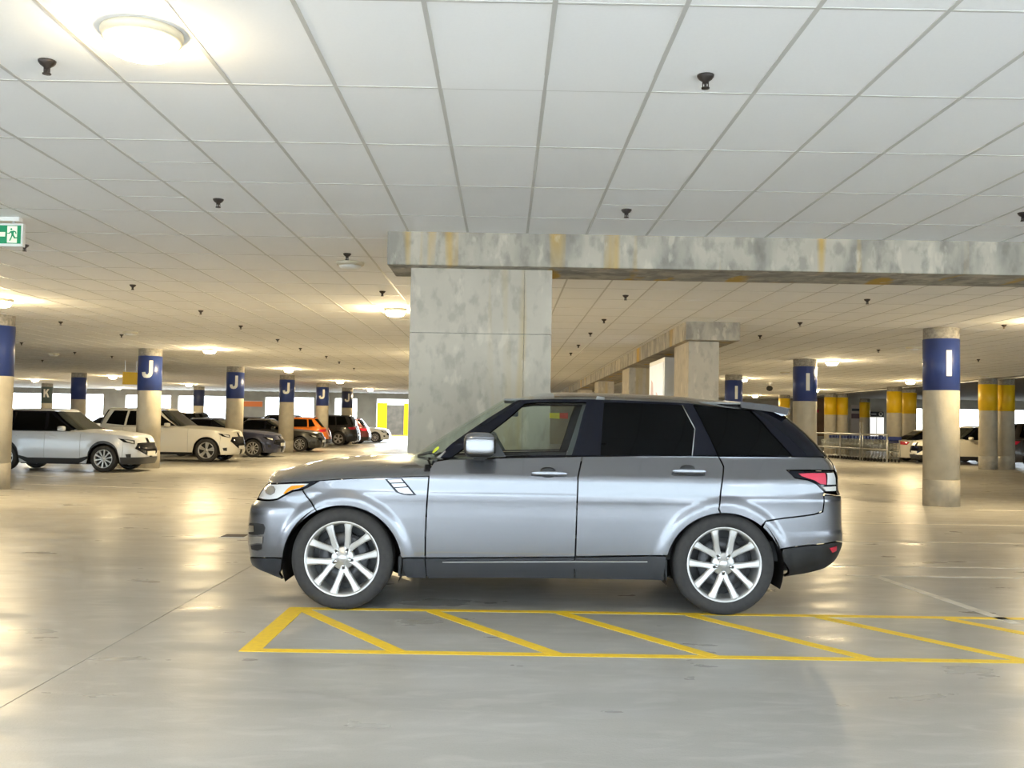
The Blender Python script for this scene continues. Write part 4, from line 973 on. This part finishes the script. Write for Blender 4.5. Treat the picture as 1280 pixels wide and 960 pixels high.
    gl('fog_lamp', [sq(fend-.02, .48), sq(fend+.10, .47), sq(fend+.08, .38), sq(fend-.02, .37)], M_BLACK, surf=S, off=.006)
    tz = zb-.14
    gl('tail_lamp', [sq(ra+ro-.50, tz+.06), sq(ra+ro-.14, tz+.09), sq(ra+ro-.12, tz-.06), sq(ra+ro-.36, tz-.07)], M_RED, surf=S, off=.006)
    MB().box(-.01, .01, -.26, .26, -.06, .06).build('number_plate', M_WPLAST, root, (fa-fo-.01, 0, .48))
    MB().box(-.01, .01, -.26, .26, -.06, .06).build('number_plate', M_WPLAST, root, (ra+ro-.02, 0, .62))
    for sd in (1, -1):
        x = cl+.52
        superell((x, -(hw+.06)*sd, zb+.07), (.09, .10, .07), .6, .6, nu=14, nv=8).build('door_mirror', pm, root)
        for hx in (c3-.2, c4-.12): superell((hx, -(S.v_at(hx, zb-.13)+.015)*sd, zb-.13), (.10, .015, .014), .5, .5, nu=10, nv=6).build('door_handle', trim, root)
        for a in (fa, ra):
            MB().lathe([(ar, hw-.02), (ar, .42), (0, .42)], 18, 'y', a0=-.3, a1=PI+.3).build('wheel_arch_liner', M_BLACK, root, (a, 0, R)).scale = (1, -sd, 1)
            ty, rim, back, sp = bg_wheel_meshes(R, p['style'])
            w = link('wheel', ty, root, (a, -(hw-.115)*sd, R))
            if sd < 0: w.rotation_euler = (0, 0, PI)
            link('rim', rim, w); link('barrel_shade', back, w); link('spokes', sp, w)
    MB().box(fa+ar, ra-ar, -hw+.12, hw-.12, clr, clr+.2).box(fa-fo+.3, fa-ar, -.5, .5, clr, .7).box(ra+ar, ra+ro-.3, -.5, .5, clr, .7).build('underbody', M_BLACK, root)
    root['paint'] = pm.name
    return root
M_PRIVL = mat('windscreen_glass', (.035, .04, .038), .04, spec=.5)
SUV = dict(wb=2.64, hw=.90, fo=.90, ro=.88, R=.345, clr=.19, belt=1.04, hz=.86, rt=.18, cowl=-.75, rs=.05, gf=.5, gr=.9, ge=2.02, re=1.62, H=1.63, w3=1.22, w4=1.62, style=0)
BIG = dict(wb=2.93, hw=.96, fo=.88, ro=1.02, R=.385, clr=.22, belt=1.13, hz=.93, rt=.20, cowl=-.70, rs=.12, gf=.55, gr=1.1, ge=2.30, re=2.02, H=1.76, w3=1.32, w4=1.98, style=1)
SED = dict(wb=2.75, hw=.90, fo=.90, ro=1.02, R=.335, clr=.16, belt=.97, hz=.76, rt=.10, cowl=-.70, rs=.20, gf=.6, gr=.7, ge=1.95, re=1.05, H=1.46, w3=1.22, style=0, deck=True)
HAT = dict(wb=2.62, hw=.90, fo=.86, ro=.84, R=.345, clr=.20, belt=1.03, hz=.84, rt=.20, cowl=-.72, rs=.05, gf=.5, gr=.9, ge=1.94, re=1.50, H=1.58, w3=1.18, w4=1.52, style=0)
P_SILV = paint('silver_white_paint', (.66, .69, .74), .15, .3); P_WHITE = paint('cream_white_paint', (.80, .77, .68), 0, .3)
P_NAVY = paint('navy_paint', (.03, .035, .075), .3, .3); P_GREY = paint('charcoal_paint', (.055, .055, .05), .3, .3)
P_ORG = paint('orange_paint', (.80, .20, .012), .15, .3); P_BLK = paint('black_paint', (.012, .012, .013), 0, .25)
P_RED = paint('dark_red_paint', (.13, .03, .03), .2, .3); P_BRN = paint('brown_paint', (.09, .07, .055), .4, .3)
SUV['sidemat'] = M_GLOSSB; SED['sidemat'] = M_GLOSSB
protos = {'silver': make_bg(SUV, P_SILV, P_SILV, M_DKPLA), 'big': make_bg(BIG, P_WHITE, P_WHITE, None), 'sedan': make_bg(SED, P_NAVY, P_NAVY, None), 'hatch': make_bg(HAT, P_ORG, P_ORG, M_BLACK)}
used = set()
def place(kind, paint_m, wheel=None, which='front', side='right', heading=0., ctr=None, label='', group='cars parked beyond the grey car'):
    """heading in degrees (0 = nose towards +X); wheel = floor point of the near wheel"""
    pr = protos[kind]; old = bpy.data.materials[pr['paint']]
    if kind not in used: used.add(kind); o = pr
    else: o = copy_tree(pr)
    if paint_m is not old or o is not pr:
        for ch in o.children:
            for sl in ch.material_slots:
                if sl.material and sl.material.name == pr['paint'] and paint_m.name != pr['paint']:
                    sl.link = 'OBJECT'; sl.material = paint_m
    D = {'silver': SUV, 'big': BIG, 'sedan': SED, 'hatch': HAT}[kind]
    h = math.radians(heading); d = Vector((math.cos(h), math.sin(h))); lft = Vector((-d.y, d.x))
    if ctr is None:
        c = Vector((wheel[0], wheel[1]))+lft*(D['hw']-.1)*(1 if side == 'right' else -1)+d*(D['wb']/2)*(-1 if which == 'front' else 1)
    else: c = Vector(ctr)
    o.location = (c.x, c.y, 0); o.rotation_euler = (0, 0, h+PI)
    tag(o, label, 'car', group)
    return o
place('silver', P_SILV, fl(130, 590), heading=-3, label='silver white crossover with dark cladding at the left edge')
place('big', P_WHITE, fl(258, 577.5), heading=-3, label='large cream white SUV parked between two letter J columns')
place('sedan', P_NAVY, fl(316, 571.5), heading=-3, label='dark navy car with its nose beside the second letter J column')
place('sedan', P_GREY, (-9.2, 45.6), heading=-3, label='charcoal saloon with its nose between navy car and orange car')
place('hatch', P_ORG, fl(388, 559.5), which='rear', side='left', heading=177, label='orange crossover parked nose in, right of a letter J column')
place('big', P_BLK, (-9.5, 58.0), which='rear', side='left', heading=177, label='black SUV parked right behind the orange car')
place('hatch', P_RED, (-9.2, 62.0), which='rear', side='left', heading=177, label='dark red crossover half hidden beyond the black SUV')
place('sedan', P_WHITE, (-8.7, 68.2), heading=-3, label='distant white car near the yellow building gateway')
place('big', P_BLK, ctr=(-18.2, 54.5), heading=177, label='black SUV seen over the bonnet of the white SUV')
place('hatch', P_BLK, ctr=(-15.8, 59.5), heading=177, label='black crossover roof seen above the navy car')
place('big', P_GREY, ctr=(-15.2, 65.), heading=177, label='charcoal SUV roof seen above the orange car')
place('sedan', P_SILV, ctr=(-27.5, 69.), heading=177, label='distant silver car behind the windscreen of the silver crossover')
place('sedan', P_WHITE, (18.7, 45.0), which='rear', side='right', heading=2, label='white saloon tail peeping out left of the large letter I column')
place('silver', P_WHITE, ctr=(19.7, 42.9), heading=182, label='white crossover right behind the large letter I column')
place('big', P_BRN, ctr=(21.9, 40.1), heading=8, label='dark brown SUV tail at the right picture edge')
# ================================================================= DETAILS
# ---- green exit sign hanging at the left edge
ex = at(14, 292, 9.9); ew = .30
sg = empty('exit_sign', (at(28.5, 292, 9.9)[0]-ew, 9.9, at(0, 292, 9.9)[2]))
MB().box(-ew, ew, 0, .06, -.125, .105).build('case', M_WPLAST, sg, bevel=.006)
MB().box(-ew+.05, ew-.03, -.02, .05, .125, .165).build('mounting_rail', M_WPLAST, sg)
for x in (-.2, .2): MB().box(x-.012, x+.012, .01, .03, .10, CEIL-sg.location.z).build('hanger', M_STEEL, sg)
M_EXG = mat('exit_green', (.0, .19, .07), .4, emit=(0, .25, .10), estr=.10); M_EXW = mat('exit_cream', (.85, .88, .66), .4, emit=(.9, 1, .7), estr=.05)
MB().box(-ew+.018, ew-.018, -.004, 0, -.097, .083).build('green_panel', M_EXG, sg)
MB().box(.150, .246, -.007, -.004, -.090, .076).build('door_field', M_EXW, sg)
def flat(polys, m, name, y0, y1, org, sc):
    mb = MB()
    for p in polys:
        v, e, f, *_ = delaunay_2d_cdt([Vector(a) for a in p], [(i, (i+1) % len(p)) for i in range(len(p))], [], 1, 1e-6)
        mb.add([(org[0]+a.x*sc, y0, org[1]+a.y*sc) for a in v]+[(org[0]+a.x*sc, y1, org[1]+a.y*sc) for a in v], [tuple(t) for t in f]+[(i, (i+1) % len(p), len(v)+(i+1) % len(p), len(v)+i) for i in range(len(p))])
    return mb.build(name, m, sg)
man = [[(math.cos(t)*.085-.05, math.sin(t)*.085+.82) for t in np.linspace(0, 2*PI, 12)[:-1]],
       [(-.10, .66), (.18, .70), (.36, .62), (.40, .42), (.33, .42), (.29, .56), (.17, .58), (.16, .36), (.30, .12), (.62, .14), (.62, .06), (.22, .02), (.06, .26), (-.02, .02), (-.12, -.18), (-.22, -.16), (-.10, .06), (-.02, .34), (-.06, .54), (-.20, .42), (-.38, .44), (-.38, .50), (-.24, .50)]]
flat(man, M_EXG, 'running_figure', -.010, -.007, (.196, -.050), .115)
flat([[(-.5, 0), (-.1, .32), (.05, .32), (-.16, .10), (.5, .10), (.5, -.10), (-.16, -.10), (.05, -.32), (-.1, -.32)]], M_EXW, 'arrow', -.008, -.004, (.02, -.007), .22)
tag(sg, 'green and white exit sign with running figure and arrow hanging at the left edge', 'sign')

# ---- hanging yellow sign near the first letter J column
p = at(163, 472, 35.); ys = empty('hanging_sign', (p[0], 35., p[2]))
MB().prism([(-.27, .20), (.27, .18), (.27, -.24), (-.27, -.24)], 0, .05).build('board', mat('yellow_sign', (.80, .50, .02), .5), ys)
for x in (-.2, .2): MB().box(x-.01, x+.01, .015, .035, .18, CEIL-p[2]).build('hanger', M_STEEL, ys)
tag(ys, 'yellow sign board hanging left of the nearest letter J column', 'sign')

# ---- orange banner on the far pier
p = at(316, 505, Y_FAR); ob = empty('orange_banner', (p[0], Y_FAR-.09, p[2]))
w2 = (at(328.5, 505, Y_FAR)[0]-at(304, 505, Y_FAR)[0])/2
MB().box(-w2, w2, 0, .05, -.19, .19).build('panel', mat('orange_panel', (.85, .22, .05), .5), ob)
MB().box(-w2, w2, -.01, .06, .19, .23).build('edge_strip', M_WPLAST, ob)
tag(ob, 'orange banner on the far wall pier between two letter J columns', 'banner')

# ---- backlit poster between the receding pillars
lb = empty('poster_lightbox', (3.43, 23.0, 0))
y0, y1, z1 = -1.38, .85, 2.92
MB().box(0, .30, y0, y1, .3, z1).build('case', M_STEEL, lb, bevel=.01)
MB().box(.05, .25, y0+.3, y0+.5, 0, .3).build('foot', M_STEEL, lb); MB().box(.05, .25, y1-.5, y1-.3, 0, .3).build('foot', M_STEEL, lb)
po = MB().box(-.012, 0, y0+.10, y1-.10, .42, z1-.10).build('poster', mat('backlit_poster', (.85, .85, .86), .3, noise=(1.1, .6, (.55, .62, .72)), emit=(.9, .93, 1), estr=.06), lb)
for ya, yb, za, zb_ in ((.05, .55, 1.9, 2.5), (-.7, -.2, 1.5, 2.2)):
    MB().prism([(ya, za), (yb, za+.1), (yb-.1, zb_), (ya+.12, zb_-.08)], -.014, -.012, 'yz').build('poster_figure', mat('poster_pink', (.70, .45, .45), .4), po)
tag(lb, 'backlit white poster box standing between the nearest two receding pillars', 'poster')

# ---- trolley rail and the row of shopping trolleys
A, B = fl(1019, 571.5), fl(1110, 578.5); A = Vector((A[0], A[1], 0)); B = Vector((B[0], B[1], 0))
d = (B-A).normalized(); nrm = Vector((-d.y, d.x, 0))
if nrm.y < 0: nrm = -nrm
rl = empty('trolley_rail', A); Lr = (B-A).length
MB().tube([(0, 0, 1.2), tuple(d*Lr+Vector((0, 0, 1.2)))], .035).build('top_rail', M_STEEL, rl)
MB().tube([(0, 0, .55), tuple(d*Lr+Vector((0, 0, .55)))], .028).build('middle_rail', M_STEEL, rl)
for px in (1021, 1053, 1078, 1081, 1109):
    t = (px-1019)/91*Lr; MB().tube([tuple(d*t), tuple(d*t+Vector((0, 0, 1.22 if px not in (1078, 1081) else 1.75)))], .032).build('post', M_STEEL, rl)
tag(rl, 'galvanised steel rail fence in front of the row of shopping trolleys', 'rail')
M_WIRE = mat('trolley_wire', (.50, .52, .50), .35, metal=.8); M_TBLUE = mat('trolley_blue', (.02, .035, .16), .4)
def cart_mesh():
    mb = MB(); P8 = [(-.42, -.20, .52), (-.42, .20, .52), (.42, .25, .46), (.42, -.25, .46), (-.48, -.24, .86), (-.48, .24, .86), (.46, .29, 1.0), (.46, -.29, 1.0)]
    E = [(0, 1), (1, 2), (2, 3), (3, 0), (4, 5), (5, 6), (6, 7), (7, 4), (0, 4), (1, 5), (2, 6), (3, 7)]
    for a, b in E: mb.tube([P8[a], P8[b]], .012, 5)
    L = lambda a, b, t: tuple(Vector(P8[a]).lerp(Vector(P8[b]), t))
    for k in range(1, 8):
        t = k/8
        for (a, b), (c, e) in (((0, 3), (4, 7)), ((1, 2), (5, 6)), ((0, 3), (1, 2))): mb.tube([L(a, b, t), L(c, e, t)], .006, 4)
    for k in range(1, 5):
        t = k/5
        for (a, b), (c, e) in (((0, 4), (3, 7)), ((1, 5), (2, 6)), ((0, 4), (1, 5)), ((3, 7), (2, 6))): mb.tube([L(a, b, t), L(c, e, t)], .006, 4)
    for s in (-1, 1):
        mb.tube([(.46, .27*s, .98), (.50, .27*s, .30), (.40, .26*s, .16), (-.40, .18*s, .16)], .015, 6)
    return mb
basket = cart_mesh().mesh('basket', M_WIRE)
handle = MB().box(.40, .54, -.30, .30, .98, 1.12).box(.36, .40, -.26, .26, .84, 1.04).mesh('handle', M_TBLUE)
castor = MB().lathe([(.0, -.015), (.06, -.015), (.06, .015), (0, .015)], 12, 'y').mesh('castor', M_BLACK)
ang = math.atan2(d.y, d.x); nC = 20
for k in range(nC):
    q = A+d*(.5+k*(Lr-1.4)/(nC-1))+nrm*.55
    c = empty('shopping_trolley', q, ang)
    link('basket', basket, c); link('handle', handle, c)
    for x, y in ((-.38, -.18), (-.38, .18), (.40, -.25), (.40, .25)): link('castor', castor, c, (x, y, .06))
    tag(c, 'wire shopping trolley with blue handle nested in the row behind the rail', 'trolley', 'nested shopping trolleys')

# ---- shop front on the far wall at the right
def wallbox(name, a, b, ya, yb, m, label, cat, dep=.12, parts=()):
    P0, P1 = at(a, ya, Y_FAR-.02), at(b, yb, Y_FAR-.02); o = empty(name, ((P0[0]+P1[0])/2, Y_FAR-.03, max(0, P1[2])))
    hw_ = (P1[0]-P0[0])/2; hh = P0[2]-max(0, P1[2])
    MB().box(-hw_, hw_, -dep, -.005, 0, hh).build('panel', m, o, bevel=.01)
    for (x0, x1, z0, z1, pm_) in parts: MB().box(-hw_+x0*2*hw_, -hw_+x1*2*hw_, -dep-.02, -dep, z0*hh, z1*hh).build('marking', pm_, o)
    tag(o, label, cat); return o
M_GLOW = mat('glowing_shop_door', (.85, .85, .85), .3, emit=(1, .98, .95), estr=.25)  # white shop doors brightened by an emission of their own
wallbox('shop_door', 1086, 1104, 521.5, 560, M_GLOW, 'bright white shop doors under the dark sign behind the trolleys', 'door', .1, ((.48, .52, 0, 1, M_STEEL), (.62, .95, .30, .42, M_NAVY)))
so = wallbox('shop_sign', 1086.5, 1103.5, 514.5, 521, M_BLACK, 'dark shop sign with a white ring behind the trolleys', 'sign', .15, ((.08, .45, .35, .65, mat('sign_grey', (.35, .35, .36), .5)),))
MB().lathe([(.09, -.03), (.15, -.03), (.15, 0), (.09, 0)], 20, 'y').build('ring', M_LETTER, so, (.28, -.16, .19))
wallbox('brown_panel', 1018, 1031, 498, 545, mat('brown_board', (.17, .09, .045), .6, noise=(1.5, .8, (.25, .14, .07))), 'brown wall board right of the spoiler column behind the trolleys', 'panel', .1, ((.05, .35, .62, .70, M_RED),))
wallbox('notice_board', 1063, 1075, 506, 545, mat('pale_board', (.50, .44, .40), .6), 'pale notice board with dark panels behind the trolleys', 'board', .1, ((.05, .95, .56, .72, mat('dark_plum', (.12, .07, .08), .5)), (.1, .9, .80, .88, M_DKPLA)))
# ---- security camera and a small hanging sign on the right-hand ceiling
p = ce(962, 478); sc_ = empty('security_camera', (p[0], p[1], CEIL))
MB().lathe([(0, 0), (.12, 0), (.12, -.05), (.05, -.08), (.05, -.20)], 16).build('mount', M_WPLAST, sc_)
superell((0, 0, -.26), (.14, .14, .12), 1, 1, nu=16, nv=10).build('dome', M_BLACK, sc_)
tag(sc_, 'dark domed security camera on the ceiling left of the letter I column', 'camera')
p = at(1083, 474, 44.); hs_ = empty('hanging_sign', (p[0], 44., p[2]))
MB().box(-.08, .08, 0, .06, -.13, .13).build('board', M_WPLAST, hs_)
MB().box(-.008, .008, .02, .036, .13, CEIL-p[2]).build('hanger', M_STEEL, hs_)
tag(hs_, 'small white sign hanging between the spoiler column and large letter I column', 'sign')
# ---- unseen hedgerow, added to block low sky and fill the paintwork reflections
rnd = random.Random(3); V = []; xs_ = np.arange(-70, 95, 1.2)
hb = MB(); top = [(float(x), 5.5+.8*math.sin(x*.31)+.7*math.sin(x*.83+1)+rnd.uniform(-.5, .5)) for x in xs_]
hb.prism([(-70, -.06), (95, -.06)]+top[::-1], -21, -19)
tag(hb.build('added_hedge', mat('added_hedge_leaves', (.36, .40, .39), .9, noise=(3, .9, (.48, .52, .53)), bump=(8, .8, .1))), 'unseen hedgerow added behind the viewer to fill the car paint reflections', 'added_hedge')
